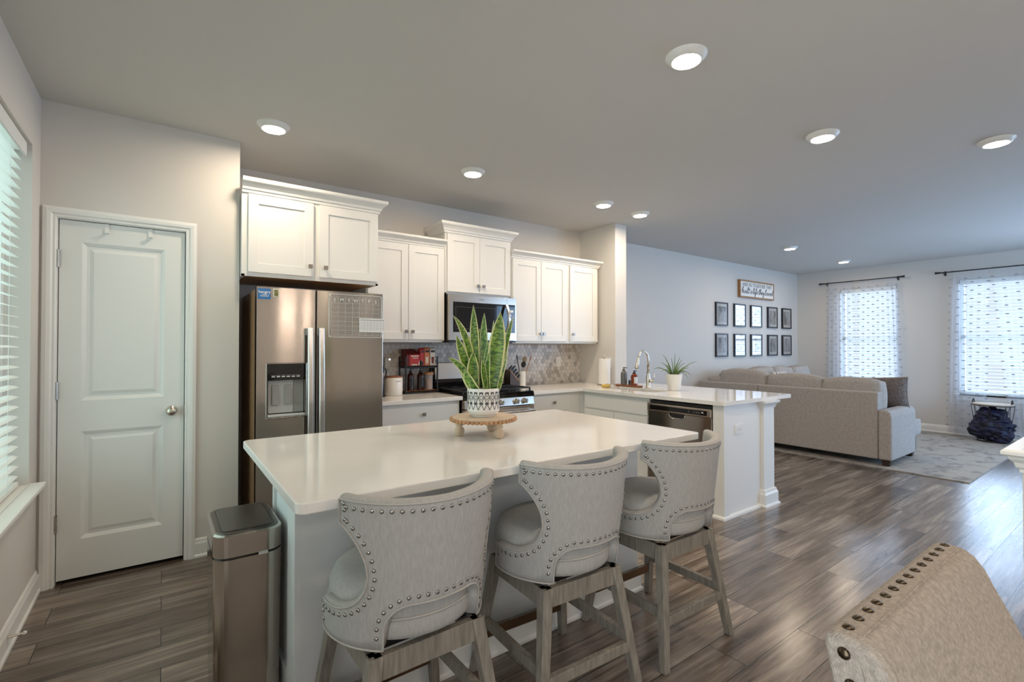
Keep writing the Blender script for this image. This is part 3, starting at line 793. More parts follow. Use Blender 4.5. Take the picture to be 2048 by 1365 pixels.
# base cabinets
CT0, CT1 = 0.882, 0.914
def base_cab(label, x0, x1, yf, drawers, doors, knobs):
    t = thing('base_cabinet', label, 'cabinet', ((x0 + x1) / 2, yf, 0), 'white base cabinets')
    bm = B(); box(bm, x0, x1, yf + 0.02, YK - 0.02, 0.10, CT0 - 0.001); box(bm, x0, x1, yf + 0.09, YK - 0.02, 0, 0.10)
    obj('body', bm, M_cab, t)
    for d in drawers:
        o = obj('drawer', bx(d[0], d[1], yf, yf + 0.02, d[2], d[3]), M_cab, t, bevel=0.0025)
        for k in knobs:
            if d[0] < k[0] < d[1] and d[2] < k[1] < d[3]: knob(o, k[0], yf, k[1])
    for d in doors: cdoor(t, FY(yf), *d)
    return t
base_cab('white base cabinet with a drawer between refrigerator and range', 1.330, 2.062, 3.602, [(1.372, 2.045, 0.705, 0.852)], [(1.372, 1.706, 0.125, 0.69), (1.711, 2.045, 0.125, 0.69)], [(1.715, 0.788)])
base_cab('white corner base cabinet with a small drawer, right of the range', 2.842, 3.499, 3.602, [(2.858, 3.318, 0.705, 0.858)], [(2.858, 3.318, 0.125, 0.69)], [(3.110, 0.788)])

# worktops
def top(name, poly, label, holes=None, z0=CT0, z1=CT1):
    bm = B()
    if holes:
        vo = [bm.verts.new((x, y, z1)) for x, y in poly]
        ed = [bm.edges.new((vo[i], vo[(i + 1) % len(vo)])) for i in range(len(vo))]
        for h in holes:
            vh = [bm.verts.new((x, y, z1)) for x, y in h]
            ed += [bm.edges.new((vh[i], vh[(i + 1) % len(vh)])) for i in range(len(vh))]
        r = bmesh.ops.triangle_fill(bm, use_beauty=True, edges=ed)
        fs = [f for f in bm.faces]
        e = bmesh.ops.extrude_face_region(bm, geom=fs)
        bmesh.ops.translate(bm, verts=[g for g in e['geom'] if isinstance(g, bmesh.types.BMVert)], vec=(0, 0, z0 - z1))
    else:
        zprism(bm, poly, z0, z1)
    return tag(obj(name, bm, M_quartz, bevel=0.004, seg=3, angle=50), label, 'countertop', 'white quartz countertops')
top('countertop', [(1.330, 3.567), (2.067, 3.567), (2.067, YK - 0.006), (1.330, YK - 0.006)], 'short white quartz countertop between refrigerator and range')
def rc(x, y, r, a0, a1, n=5): return [(x + r * math.cos(math.radians(a0 + (a1 - a0) * k / n)), y + r * math.sin(math.radians(a0 + (a1 - a0) * k / n))) for k in range(n + 1)]
SK = (3.66, 3.93, 2.83, 3.46)
top('countertop', rc(3.485, 2.052, 0.025, 180, 270) + rc(4.53, 2.052, 0.025, 270, 360) + [(4.555, YE - 0.004), (XS - 0.004, YE - 0.004), (XS - 0.004, YK - 0.006), (2.838, YK - 0.006), (2.838, 3.567), (3.46, 3.567)],
    'L-shaped white quartz countertop running from the range out along the peninsula', [rrect(SK[0], SK[1], SK[2], SK[3], 0.03, 4)])
top('countertop', rc(0.322, 1.415, 0.03, 180, 270) + rc(2.125, 1.410, 0.025, 270, 360) + rc(2.125, 2.455, 0.025, 0, 90) + rc(0.322, 2.450, 0.03, 90, 180), 'large white quartz island countertop under the snake plant')

# island base
IX0, IX1, IY0, IY1 = 0.365, 2.130, 1.760, 2.17
t = thing('island_base', 'white paneled kitchen island base behind the three stools', 'kitchen island', ((IX0 + IX1) / 2, IY0, 0))
obj('body', bx(IX0 + 0.02, IX1 - 0.02, IY0 + 0.02, IY1, 0, CT0 - 0.001), M_island, t)
obj('front_panel', bx(IX0 + 0.02, IX1 - 0.02, IY0, IY0 + 0.0199, 0, CT0 - 0.001), M_island, t)
obj('end_panel', panel(B(), FX(IX0), IY0, IY1, 0, CT0 - 0.001, 0.0199, [(IY0 + 0.115, IY1 - 0.02, 0.16, CT0 - 0.06)], [(0.003, 0.0), (0.003, 0.012)]), M_island, t)
obj('end_panel', panel(B(), lambda u, v, d: (IX1 - d, u, v), IY0, IY1, 0, CT0 - 0.001, 0.0199, [(IY0 + 0.115, IY1 - 0.115, 0.16, CT0 - 0.06)], [(0.003, 0.0), (0.003, 0.012)]), M_island, t)
obj('baseboard', sweep(B(), [(IX1, IY1), (IX1, IY0), (IX0, IY0)][::-1], [(a, d * 1.05) for a, d in BASE], PZ), M_trim, t)

# peninsula: sink cabinet, dishwasher, end wall
PX = 3.50
t = thing('sink_cabinet', 'white sink base cabinet left of the dishwasher', 'cabinet', (PX, 3.1, 0))
bm = B(); box(bm, PX + 0.02, 4.05, 2.772, 3.598, 0.10, 0.66); box(bm, PX + 0.02, PX + 0.06, 2.772, 3.598, 0.66, CT0 - 0.001); box(bm, PX + 0.09, 4.05, 2.772, 3.598, 0, 0.10); box(bm, 4.0, 4.05, 2.772, 3.598, 0.66, CT0 - 0.001)
obj('body', bm, M_cab, t)
obj('corner_stile', bx(PX, PX + 0.06, 3.5985, 3.640, 0.10, CT0 - 0.001), M_cab, t)
obj('false_front', bx(PX, PX + 0.02, 2.780, 3.572, 0.722, 0.852), M_cab, t, bevel=0.0025)
for a, b, k in ((2.780, 3.174, 3.145), (3.178, 3.572, 3.207)):
    d = cdoor(t, FX(PX), a, b, 0.125, 0.708)
t = thing('dishwasher', 'stainless steel dishwasher under the peninsula countertop', 'dishwasher', (PX, 2.45, 0))
obj('tub', bx(PX + 0.03, 4.04, 2.150, 2.765, 0.02, 0.862), M_void, t)
bm = panel(B(), FX(PX - 0.008), 2.152, 2.764, 0.115, 0.775, 0.035, [], [])
obj('door', bm, M_steel, t, bevel=0.005)
hb = obj('pocket_handle', prism(B(), [(2.385, 0.776), (2.545, 0.776), (2.535, 0.750), (2.515, 0.736), (2.415, 0.736), (2.395, 0.750)], lambda u, v: (PX - 0.0095, u, v), lambda u, v: (PX + 0.0, u, v)), M_blackgloss, t)
obj('handle_lip', tube(B(), [(PX - 0.011, 2.385, 0.772), (PX - 0.012, 2.395, 0.748), (PX - 0.012, 2.417, 0.734), (PX - 0.012, 2.513, 0.734), (PX - 0.012, 2.535, 0.748), (PX - 0.011, 2.545, 0.772)], 0.004, 6), M_steel_h, t, smooth=True)
obj('control_panel', bx(PX - 0.022, PX + 0.03, 2.152, 2.764, 0.775, 0.842), M_steel2, t, bevel=0.006)
obj('control_display', bx(PX - 0.0232, PX - 0.02, 2.185, 2.735, 0.788, 0.826), M_blackgloss, t)
bm = B()
for k, y in enumerate((2.215, 2.235, 2.255, 2.275, 2.300, 2.345)):
    box(bm, PX - 0.0236, PX - 0.0231, y - 0.007, y + 0.007, 0.803, 0.806); box(bm, PX - 0.0236, PX - 0.0231, y - 0.005, y + 0.005, 0.813, 0.8145)
obj('button_marks', bm, M_inkgrey, t)
obj('indicator_light', dome(B(), (PX - 0.0232, 2.224, 0.812), (-1, 0, 0), 0.003), M_led, t)
obj('toe_kick', bx(PX + 0.05, PX + 0.06, 2.152, 2.764, 0.0, 0.11), M_black, t)
t = thing('peninsula_end_panel', 'white peninsula end panel with square post and moulded base', 'end panel', (3.9, 2.06, 0))
obj('panel', bx(PX, 4.07, 2.062, 2.146, 0, CT0 - 0.001), M_trim, t)
obj('stile', bx(PX, PX + 0.075, 2.054, 2.062, 0.0, CT0 - 0.001), M_trim, t)
post = obj('post', bx(4.07, 4.245, 2.035, 2.21, 0, CT0 - 0.001), M_trim, t, bevel=0.003)
obj('post_cap', sweep(B(), [(4.07, 2.21), (4.07, 2.035), (4.245, 2.035), (4.245, 2.21)], [(0, 0), (0.006, 0), (0.008, 0.012), (0.018, 0.03), (0.034, 0.046), (0.036, 0.062), (0, 0.062)], lambda u, v, d: (u, v, 0.819 + d)), M_trim, t)
obj('post_base', sweep(B(), [(4.07, 2.21), (4.07, 2.035), (4.245, 2.035), (4.245, 2.21)], [(0, 0), (0.034, 0), (0.034, 0.012), (0.022, 0.022), (0.022, 0.10), (0.014, 0.115), (0.010, 0.135), (0, 0.14)], PZ), M_trim, t)
obj('shoe_moulding', sweep(B(), [(PX, 2.146), (PX, 2.062), (4.07, 2.062)], [(0, 0), (0.02, 0), (0.018, 0.016), (0.004, 0.026), (0, 0.026)], PZ), M_trim, t)

struct('wall_peninsula', bx(4.056, 4.10, 2.212, YE - 0.005, 0, CT0 - 0.001), M_wall)
# outlets and switches
def outlet(P, u, v, label, gang=1, kind='outlet', w=None, flat=False):
    if flat:
        P0 = P; uc, vc = u, v
        P = lambda a, b, d: P0(uc + (b - vc), vc + (a - uc), d)
    t = thing('outlet' if kind == 'outlet' else 'light_switch', label, 'outlet' if kind == 'outlet' else 'switch', P(u, v, 0))
    wd = (0.036 if gang == 1 else 0.058) if w is None else w
    bm = B(); prism(bm, rrect(-wd, wd, -0.058, 0.058, 0.006, 3), lambda a, b: P(u + a, v + b, 0), lambda a, b: P(u + a, v + b, -0.006))
    obj('cover_plate', bm, M_white, t)
    for g in range(gang):
        c = u + (0 if gang == 1 else (-0.024 + 0.048 * g))
        if kind == 'outlet':
            for dv in (-0.022, 0.022):
                s = obj('socket', prism(B(), rrect(-0.016, 0.016, -0.014, 0.014, 0.008, 3), lambda a, b: P(c + a, v + dv + b, -0.005), lambda a, b: P(c + a, v + dv + b, -0.008)), M_white, t)
                bm = B()
                for a in (-0.006, 0.006): prism(bm, [(a - 0.0012, -0.004), (a + 0.0012, -0.004), (a + 0.0012, 0.005), (a - 0.0012, 0.005)], lambda a, b: P(c + a, v + dv + b, -0.0078), lambda a, b: P(c + a, v + dv + b, -0.0084))
                obj('slots', bm, M_ink, s)
        else:
            obj('rocker', prism(B(), rrect(-0.014, 0.014, -0.032, 0.032, 0.003, 2), lambda a, b: P(c + a, v + b, -0.005), lambda a, b: P(c + a, v + b, -0.0095)), M_white, t)
    return t
outlet(FX(XS), 3.765, 1.160, 'white double outlet on the partition wall behind the paper towels', 2)
outlet(FY(YK - 0.012), 3.684, 1.165, 'white switch plate on the hexagon tile backsplash', 1, 'switch')
outlet(FY(YK - 0.012), 1.56, 1.165, 'white outlet on the backsplash behind the canister', 1)
outlet(FY(2.062), 3.722, 0.680, 'white outlet on the end of the peninsula', 1, flat=True)
t = thing('night_light', 'plug-in night light with a small glowing spot on the backsplash', 'night light', (1.632, YK - 0.012, 1.19))
obj('housing', bx(1.605, 1.655, YK - 0.04, YK - 0.0121, 1.13, 1.235), M_lgray, t, bevel=0.004)
obj('lens', dome(B(), (1.650, YK - 0.04, 1.222), (0, -1, 0), 0.008), M_led, t)

# hexagon mosaic
bm = B(); box(bm, 1.332, 4.044, YK - 0.008, YK, CT1 - 0.03, 1.376)
bs = struct('backsplash', bm, M_grout)
bm = B(); R = 0.0275; r2 = R - 0.0016; dx = math.sqrt(3) * R; tl = []
row = 0; z = CT1 + 0.01
while z < 1.50:
    x = 1.36 + (dx / 2 if row % 2 else 0)
    while x < 4.015:
        if z < 1.352 or (2.06 < x < 2.79 and z < 1.40):
            tone = random.uniform(0.0, 0.35) if random.random() < 0.22 else random.uniform(0.45, 0.75)
            pts = [(x + r2 * math.cos(PI / 6 + k * PI / 3), z + r2 * math.sin(PI / 6 + k * PI / 3)) for k in range(6)]
            vs = [bm.verts.new((p, YK - 0.0112, q)) for p, q in pts]; vb = [bm.verts.new((p + (p - x) * 0.03, YK - 0.008, q + (q - z) * 0.03)) for p, q in pts]
            bm.faces.new(vs); tl.append(tone)
            for k in range(6): bm.faces.new((vs[k], vs[(k + 1) % 6], vb[(k + 1) % 6], vb[k])); tl.append(tone)
        x += dx
    row += 1; z += 1.5 * R
ht = obj('hexagon_tiles', bm, M_hex, bs)
at = ht.data.attributes.new('tone', 'FLOAT', 'FACE'); at.data.foreach_set('value', tl)
# ------------------------------------------------------------------ refrigerator
FX0, FX1, FYF = 0.477, 1.305, 3.42
fr = thing('refrigerator', 'stainless side-by-side refrigerator with dispenser beside the pantry wall', 'refrigerator', (0.89, 3.8, 0))
obj('cabinet', bx(FX0 + 0.004, FX1 - 0.004, FYF + 0.075, 4.16, 0.02, 1.71), M_fside, fr, bevel=0.004)
DH = (0.532, 0.781, 0.872, 1.232)
d1 = obj('freezer_door', panel(B(), FY(FYF), FX0, 0.832, 0.09, 1.722, 0.07, [DH], [(0.0, -0.003), (0.006, -0.004), (0.009, 0.0), (0.0092, 0.060)]), M_steel, fr, bevel=0.004)
d2 = obj('refrigerator_door', panel(B(), FY(FYF), 0.840, FX1, 0.09, 1.722, 0.07, [], []), M_steel, fr, bevel=0.004)
obj('door_gap', bx(0.832, 0.840, FYF + 0.03, FYF + 0.08, 0.09, 1.71), M_black, fr)
obj('toe_grille', bx(FX0 + 0.01, FX1 - 0.01, FYF + 0.03, FYF + 0.08, 0.02, 0.088), M_black, fr)
a0, a1, c0, c1 = DH[0] + 0.0095, DH[1] - 0.0095, DH[2] + 0.0095, DH[3] - 0.0095
ds = obj('dispenser', bx(a0, a1, FYF + 0.058, FYF + 0.0599, c0, c1), M_black, fr)
obj('dispenser_panel', bx(a0, a1, FYF + 0.006, FYF + 0.056, 1.118, c1), M_blackgloss, ds)
obj('back_plate', bx(a0 + 0.012, a1 - 0.068, FYF + 0.05, FYF + 0.0578, c0 + 0.02, 1.117), M_lgray, ds)
obj('side_plate', bx(a1 - 0.066, a1 - 0.002, FYF + 0.054, FYF + 0.0578, c0 + 0.02, 1.117), M_gray, ds)
for px in (0.573, 0.650):
    bm = B(); hexa(bm, [(px, FYF + 0.030, 0.955), (px + 0.042, FYF + 0.030, 0.955), (px + 0.042, FYF + 0.05, 0.955), (px, FYF + 0.05, 0.955), (px, FYF + 0.042, 1.085), (px + 0.042, FYF + 0.042, 1.085), (px + 0.042, FYF + 0.05, 1.085), (px, FYF + 0.05, 1.085)])
    obj('paddle', bm, M_gray, ds, bevel=0.004)
obj('drip_tray', bx(a0 + 0.002, a1 - 0.002, FYF - 0.003, FYF + 0.055, c0, c0 + 0.014), M_lgray, ds, bevel=0.003)
bm = B(); rnd = random.Random(5)
for k in range(6):
    x = a0 + 0.035 + k * 0.030
    box(bm, x - 0.012, x + 0.012, FYF + 0.0052, FYF + 0.0061, 1.1505, 1.1515)
    box(bm, x - 0.010, x + 0.010, FYF + 0.0052, FYF + 0.0061, 1.139, 1.145)
obj('control_marks', bm, M_whiteink, ds)
for hx in (0.789, 0.861):
    bm = B(); y0 = FYF - 0.052
    pts = []
    for k in range(13):
        q = k / 12; pts.append((hx, y0 - 0.012 * math.sin(q * PI), 0.30 + (1.462 - 0.30) * q))
    loops = [[(p[0] + a, p[1] + b, p[2]) for a, b in rrect(-0.018, 0.018, -0.011, 0.011, 0.007, 3)] for p in pts]
    loft(bm, loops)
    for z in (0.33, 1.435): box(bm, hx - 0.012, hx + 0.012, y0 + 0.005, FYF + 0.001, z - 0.02, z + 0.02)
    obj('door_handle', bm, M_steel_h, fr, smooth=False, label='curved satin bar handle')
FF = FYF - 0.0005
t = thing('magnet', 'square blue magnet reading hangry at the refrigerator top left', 'magnet', (0.52, FF, 1.675), 'fridge magnets')
obj('plate', bx(0.484, 0.557, FF - 0.004, FF, 1.641, 1.709), M_blue, t)
bm = text(B(), 'hangry', 0.026, lambda x, y, d: (0.5205 + x, FF - 0.0043 - d, 1.687 + y), bold=0.0005)
for k, wd in enumerate((0.012, 0.026, 0.024)): box(bm, 0.5205 - wd, 0.5205 + wd, FF - 0.0048, FF - 0.004, 1.671 - k * 0.0065, 1.6735 - k * 0.0065)
obj('lettering', bm, M_whiteink, t)
t = thing('magnet', 'small cream and olive magnet right of the blue one', 'magnet', (0.59, FF, 1.69), 'fridge magnets')
obj('plate', bx(0.570, 0.606, FF - 0.006, FF, 1.656, 1.712), M_cream, t, bevel=0.002)
obj('picture', bx(0.577, 0.600, FF - 0.0066, FF - 0.006, 1.664, 1.704), mat('olive_print', (0.22, 0.20, 0.06), 0.5, noise=(80, 0.6, U)), t)
t = thing('calendar', 'clear acrylic week calendar on the right refrigerator door', 'calendar', (1.1, FF, 1.55))
obj('sheet', bx(0.918, 1.292, FF - 0.005, FF - 0.002, 1.403, 1.702), M_acrylic, t)
bm = B(); g0, g1, q0, q1 = 0.934, 1.272, 1.418, 1.640
for k in range(8): xx = g0 + (g1 - g0) * k / 7; box(bm, xx - 0.0006, xx + 0.0006, FF - 0.0057, FF - 0.005, q0, 1.688)
for k in range(8): zz = q0 + (q1 - q0) * k / 7; box(bm, g0, g1, FF - 0.0057, FF - 0.005, zz - 0.0006, zz + 0.0006)
for q in ((0.9175, 0.9205, 1.403, 1.702), (1.2895, 1.2925, 1.403, 1.702), (0.918, 1.292, 1.402, 1.405), (0.918, 1.292, 1.700, 1.703)): box(bm, q[0], q[1], FF - 0.0057, FF - 0.001, q[2], q[3])
obj('grid', bm, M_whiteink, t)
bm = B()
for k, s in enumerate('SMTWTFS'):
    text(bm, s, 0.034, lambda x, y, d: (g0 + (g1 - g0) * (k + 0.5) / 7 + x, FF - 0.006 - d, 1.660 + y), bold=0.0004)
obj('day_letters', bm, M_whiteink, t)
for cx, cz in ((0.926, 1.695), (1.284, 1.692), (0.926, 1.411), (1.284, 1.411)):
    obj('standoff', lathe(B(), [(0.006, -0.008), (0.006, 0.003)], (cx, FF - 0.002, cz), 12, 'y'), M_chrome, t)
t = thing('paper_schedule', 'small white printed sheet on the right refrigerator door edge', 'paper', (1.22, FF, 1.49))
obj('sheet', bx(1.128, 1.316, FF - 0.0085, FF - 0.0065, 1.441, 1.540), M_paper, t)
bm = B(); box(bm, 1.136, 1.308, FF - 0.0092, FF - 0.0085, 1.526, 1.531)
for k in range(6): box(bm, 1.138, 1.306, FF - 0.0092, FF - 0.0085, 1.459 + k * 0.010, 1.4598 + k * 0.010)
for k in range(8): box(bm, 1.138 + k * 0.024, 1.1386 + k * 0.024, FF - 0.0092, FF - 0.0085, 1.459, 1.525)
obj('printed_table', bm, M_inkgrey, t)

# ------------------------------------------------------------------ microwave
mw = thing('microwave', 'stainless over-the-range microwave with dark window', 'microwave', (2.43, 3.8, 1.39))
MF = 3.80
obj('case', bx(2.064, 2.796, MF + 0.03, YK - 0.01, 1.388, 1.806), M_black, mw)
obj('door', panel(B(), FY(MF), 2.058, 2.690, 1.396, 1.806, 0.028, [(2.098, 2.6895, 1.468, 1.742)], [(0.003, 0.003)]), M_steel2, mw, bevel=0.003)
wdw = obj('door_window', bx(2.101, 2.689, MF + 0.001, MF + 0.0025, 1.471, 1.739), M_blackgloss, mw)
bm = B()
for q in ((2.125, 2.60, 1.695, 1.699), (2.125, 2.60, 1.498, 1.502), (2.125, 2.129, 1.498, 1.699), (2.596, 2.60, 1.498, 1.699)): box(bm, q[0], q[1], MF + 0.0002, MF + 0.0012, q[2], q[3])
obj('window_border', bm, M_darkwood, wdw)
obj('control_frame', panel(B(), FY(MF), 2.692, 2.800, 1.396, 1.806, 0.028, [(2.6925, 2.786, 1.468, 1.742)], [(0.002, 0.002)]), M_steel2, mw, bevel=0.003)
cp = obj('control_panel', bx(2.693, 2.785, MF + 0.0005, MF + 0.002, 1.47, 1.740), M_blackgloss, mw)
bm = B(); box(bm, 2.728, 2.765, MF - 0.0004, MF + 0.0006, 1.668, 1.690)
for r in range(9):
    for c in range(3): box(bm, 2.722 + c * 0.020, 2.730 + c * 0.020, MF - 0.0004, MF + 0.0006, 1.500 + r * 0.018, 1.504 + r * 0.018)
obj('button_marks', bm, M_whiteink, cp)
bm = B(); loops = []
for k in range(13):
    q = k / 12; z = 1.475 + 0.26 * q; loops.append([(2.672 + a, MF - 0.02 - 0.045 * math.sin(q * PI) + b, z) for a, b in rrect(-0.014, 0.014, -0.008, 0.008, 0.005, 2)])
loft(bm, loops)
for z in (1.482, 1.728): box(bm, 2.662, 2.682, MF - 0.024, MF + 0.002, z - 0.01, z + 0.01)
obj('handle', bm, M_steel_h, mw)
bm = B()
for k in range(4): box(bm, 2.375 + k * 0.013, 2.384 + k * 0.013, MF - 0.0006, MF, 1.768, 1.776)
obj('brand_mark', bm, M_inkgrey, mw)
obj('vent_bottom', bx(2.064, 2.796, MF + 0.002, YK - 0.02, 1.376, 1.389), M_black, mw)

# ------------------------------------------------------------------ gas range
rg = thing('gas_range', 'stainless gas range with black grates behind the snake plant', 'range', (2.45, 3.6, 0))
RF = 3.560
obj('body', bx(2.074, 2.831, RF + 0.045, 4.16, 0.02, 0.908), M_black, rg)
obj('cooktop', bx(2.070, 2.835, RF + 0.01, 4.16, 0.906, 0.922), M_blackgloss, rg, bevel=0.004)
obj('front_trim', bx(2.070, 2.835, RF + 0.005, RF + 0.05, 0.874, 0.905), M_blackgloss, rg)
bm = B(); hexa(bm, [(2.076, RF - 0.012, 0.800), (2.829, RF - 0.012, 0.800), (2.829, RF + 0.045, 0.800), (2.076, RF + 0.045, 0.800), (2.076, RF + 0.004, 0.874), (2.829, RF + 0.004, 0.874), (2.829, RF + 0.045, 0.874), (2.076, RF + 0.045, 0.874)])
obj('control_panel', bm, M_steel2, rg, bevel=0.003)
for kx in (2.160, 2.260, 2.450, 2.620, 2.715):
    o = obj('knob', lathe(B(), [(0.001, -0.030), (0.018, -0.030), (0.022, -0.026), (0.023, 0.0), (0.026, 0.002)], (kx, RF - 0.006, 0.838), 20, 'y'), M_steel_h, rg)
    obj('grip', bx(kx - 0.005, kx + 0.005, RF - 0.050, RF - 0.034, 0.818, 0.858), M_steel_h, o, bevel=0.003)
obj('oven_door', panel(B(), FY(RF - 0.004), 2.076, 2.829, 0.20, 0.792, 0.045, [(2.16, 2.745, 0.33, 0.66)], [(0.003, 0.003)]), M_steel2, rg, bevel=0.004)
obj('oven_window', bx(2.164, 2.741, RF - 0.003, RF - 0.0015, 0.334, 0.656), M_blackgloss, rg)
bm = tube(B(), [(2.10, RF - 0.045, 0.745), (2.805, RF - 0.045, 0.745)], 0.013, 12)
for x in (2.12, 2.785): bar(bm, (x, RF - 0.045, 0.745), (x, RF - 0.002, 0.745), 0.012, 0.012)
obj('oven_handle', bm, M_steel_h, rg, smooth=False)
obj('drawer_front', bx(2.076, 2.829, RF - 0.004, RF + 0.04, 0.06, 0.192), M_steel2, rg, bevel=0.004)
bm = B(); box(bm, 2.070, 2.835, 4.10, 4.175, 0.92, 1.03)
obj('backguard_base', bm, M_blackgloss, rg)
bm = B(); hexa(bm, [(2.070, 4.085, 1.025), (2.835, 4.085, 1.025), (2.835, 4.175, 1.025), (2.070, 4.175, 1.025), (2.070, 4.11, 1.185), (2.835, 4.11, 1.185), (2.835, 4.175, 1.185), (2.070, 4.175, 1.185)])
bg = obj('backguard', bm, M_steel2, rg, bevel=0.005)
bm = B(); hexa(bm, [(2.345, 4.086, 1.075), (2.56, 4.086, 1.075), (2.56, 4.12, 1.075), (2.345, 4.12, 1.075), (2.345, 4.1, 1.155), (2.56, 4.1, 1.155), (2.56, 4.12, 1.155), (2.345, 4.12, 1.155)])
obj('clock_display', bm, M_blackgloss, bg)
for gx0, gx1 in ((2.09, 2.33), (2.338, 2.572), (2.58, 2.815)):
    bm = B(); z = 0.950; cy0, cy1 = RF + 0.045, 4.07
    for q in ((gx0, cy0, gx1, cy0), (gx0, cy1, gx1, cy1), (gx0, cy0, gx0, cy1), (gx1, cy0, gx1, cy1), ((gx0 + gx1) / 2, cy0, (gx0 + gx1) / 2, cy1), (gx0, cy0 + 0.16, gx1, cy0 + 0.16), (gx0, cy1 - 0.16, gx1, cy1 - 0.16), (gx0, (cy0 + cy1) / 2, gx1, (cy0 + cy1) / 2)):
        bar(bm, (q[0], q[1], z), (q[2], q[3], z), 0.005, 0.006)
    for x in (gx0, gx1):
        for y in (cy0, cy1): bar(bm, (x, y, 0.921), (x, y, z), 0.006, 0.006)
    obj('grate', bm, M_blackmetal, rg)
for x in (2.21, 2.70):
    for y in (cy0 + 0.11, cy1 - 0.11):
        obj('burner', lathe(B(), [(0.045, 0), (0.045, 0.010), (0.030, 0.012), (0.030, 0.018), (0.001, 0.019)], (x, y, 0.9215), 20), M_black, rg)

# ------------------------------------------------------------------ small things on the left counter
Z = CT1
t = thing('shelf_rack', 'two-tier black metal rack with wooden shelves on the counter', 'rack', (1.90, 4.10, Z))
rx0, rx1, ry0, ry1 = 1.748, 2.058, 4.025, 4.165
for x, y in ((rx0, ry0), (rx1, ry0), (rx0, ry1), (rx1, ry1)):
    obj('post', bx(x - 0.006, x + 0.006, y - 0.006, y + 0.006, Z + 0.0005, 1.245), M_blackmetal, t)
for z in (Z + 0.022, 1.160):
    bm = B(); 
    for q in ((rx0, ry0, rx1, ry0), (rx0, ry1, rx1, ry1), (rx0, ry0, rx0, ry1), (rx1, ry0, rx1, ry1)): bar(bm, (q[0], q[1], z - 0.008), (q[2], q[3], z - 0.008), 0.004, 0.010)
    obj('shelf_frame', bm, M_blackmetal, t)
    obj('shelf', bx(rx0 + 0.004, rx1 - 0.004, ry0 - 0.004, ry1 - 0.004, z - 0.006, z + 0.004), M_shelfwood, t)
bm = B()
for z in (1.243, 1.205):
    for q in ((rx0, ry0, rx0, ry1), (rx1, ry0, rx1, ry1), (rx0, ry1, rx1, ry1)): bar(bm, (q[0], q[1], z), (q[2], q[3], z), 0.003, 0.003)
obj('guard_rail', bm, M_blackmetal, t)
ZS, ZB = 1.1642, Z + 0.0262
t = thing('pod_box', 'open red cardboard box of drink pods on the rack', 'box', (1.81, 4.09, ZS))
bm = B(); hexa(bm, [(1.760, 4.035, ZS), (1.885, 4.035, ZS), (1.885, 4.155, ZS), (1.760, 4.155, ZS), (1.760, 4.036, ZS + 0.10), (1.885, 4.036, ZS + 0.10), (1.885, 4.155, ZS + 0.15), (1.760, 4.155, ZS + 0.15)])
obj('carton', bm, M_redd, t)
f = obj('front_panel', bx(1.786, 1.884, 4.031, 4.035, ZS + 0.002, ZS + 0.100), M_red, t)
bm = B(); box(bm, 1.800, 1.872, 4.0295, 4.031, ZS + 0.082, ZS + 0.093); box(bm, 1.815, 1.865, 4.0295, 4.031, ZS + 0.066, ZS + 0.072); box(bm, 1.805, 1.86, 4.0295, 4.031, ZS + 0.004, ZS + 0.016); prism(bm, [(1.868, ZS + 0.004), (1.883, ZS + 0.004), (1.883, ZS + 0.05), (1.874, ZS + 0.03)], lambda x, z: (x, 4.0295, z), lambda x, z: (x, 4.031, z))
obj('print', bm, M_cream, f)
def carton(x0, x1, m, label, mp, h=0.150):
    t = thing('carton', label, 'carton', ((x0 + x1) / 2, 4.09, ZS), 'drink cartons on the rack')
    bm = B(); box(bm, x0, x1, 4.04, 4.10, ZS, ZS + h)
    hexa(bm, [(x0, 4.04, ZS + h), (x1, 4.04, ZS + h), (x1, 4.10, ZS + h), (x0, 4.10, ZS + h), (x0 + 0.004, 4.066, ZS + h + 0.016), (x1 - 0.004, 4.066, ZS + h + 0.016), (x1 - 0.004, 4.074, ZS + h + 0.016), (x0 + 0.004, 4.074, ZS + h + 0.016)])
    obj('box', bm, m, t)
    obj('label_band', bx(x0 + 0.006, x1 - 0.004, 4.0385, 4.0401, ZS + h * 0.80, ZS + h * 0.93), M_ink, t)
    if mp: obj('picture', prism(B(), [((x0 + x1) / 2 + a * 0.014, ZS + 0.048 + b * 0.030) for a, b in ((-1, 1), (1, 1), (0.7, -1), (-0.7, -1))], lambda x, z: (x, 4.0385, z), lambda x, z: (x, 4.0401, z)), mp, t)
    return t
carton(1.893, 1.930, M_red, 'narrow red carton on the rack beside the pod box', None, 0.145)
carton(1.936, 1.985, M_orange, 'orange carton on the rack', M_cream)
carton(1.993, 2.042, M_cream, 'white carton on the rack, right end of the row', M_redd)
t = thing('jar', 'tiny black jar on the rack in front of the red carton', 'jar', (1.902, 4.032, ZS))
obj('body', lathe(B(), [(0.012, 0), (0.014, 0.004), (0.014, 0.03), (0.010, 0.036)], (1.903, 4.034, ZS), 14), M_black, t)
obj('cap', lathe(B(), [(0.010, 0.036), (0.010, 0.048), (0.001, 0.049)], (1.903, 4.034, ZS), 14), M_bronze, t)
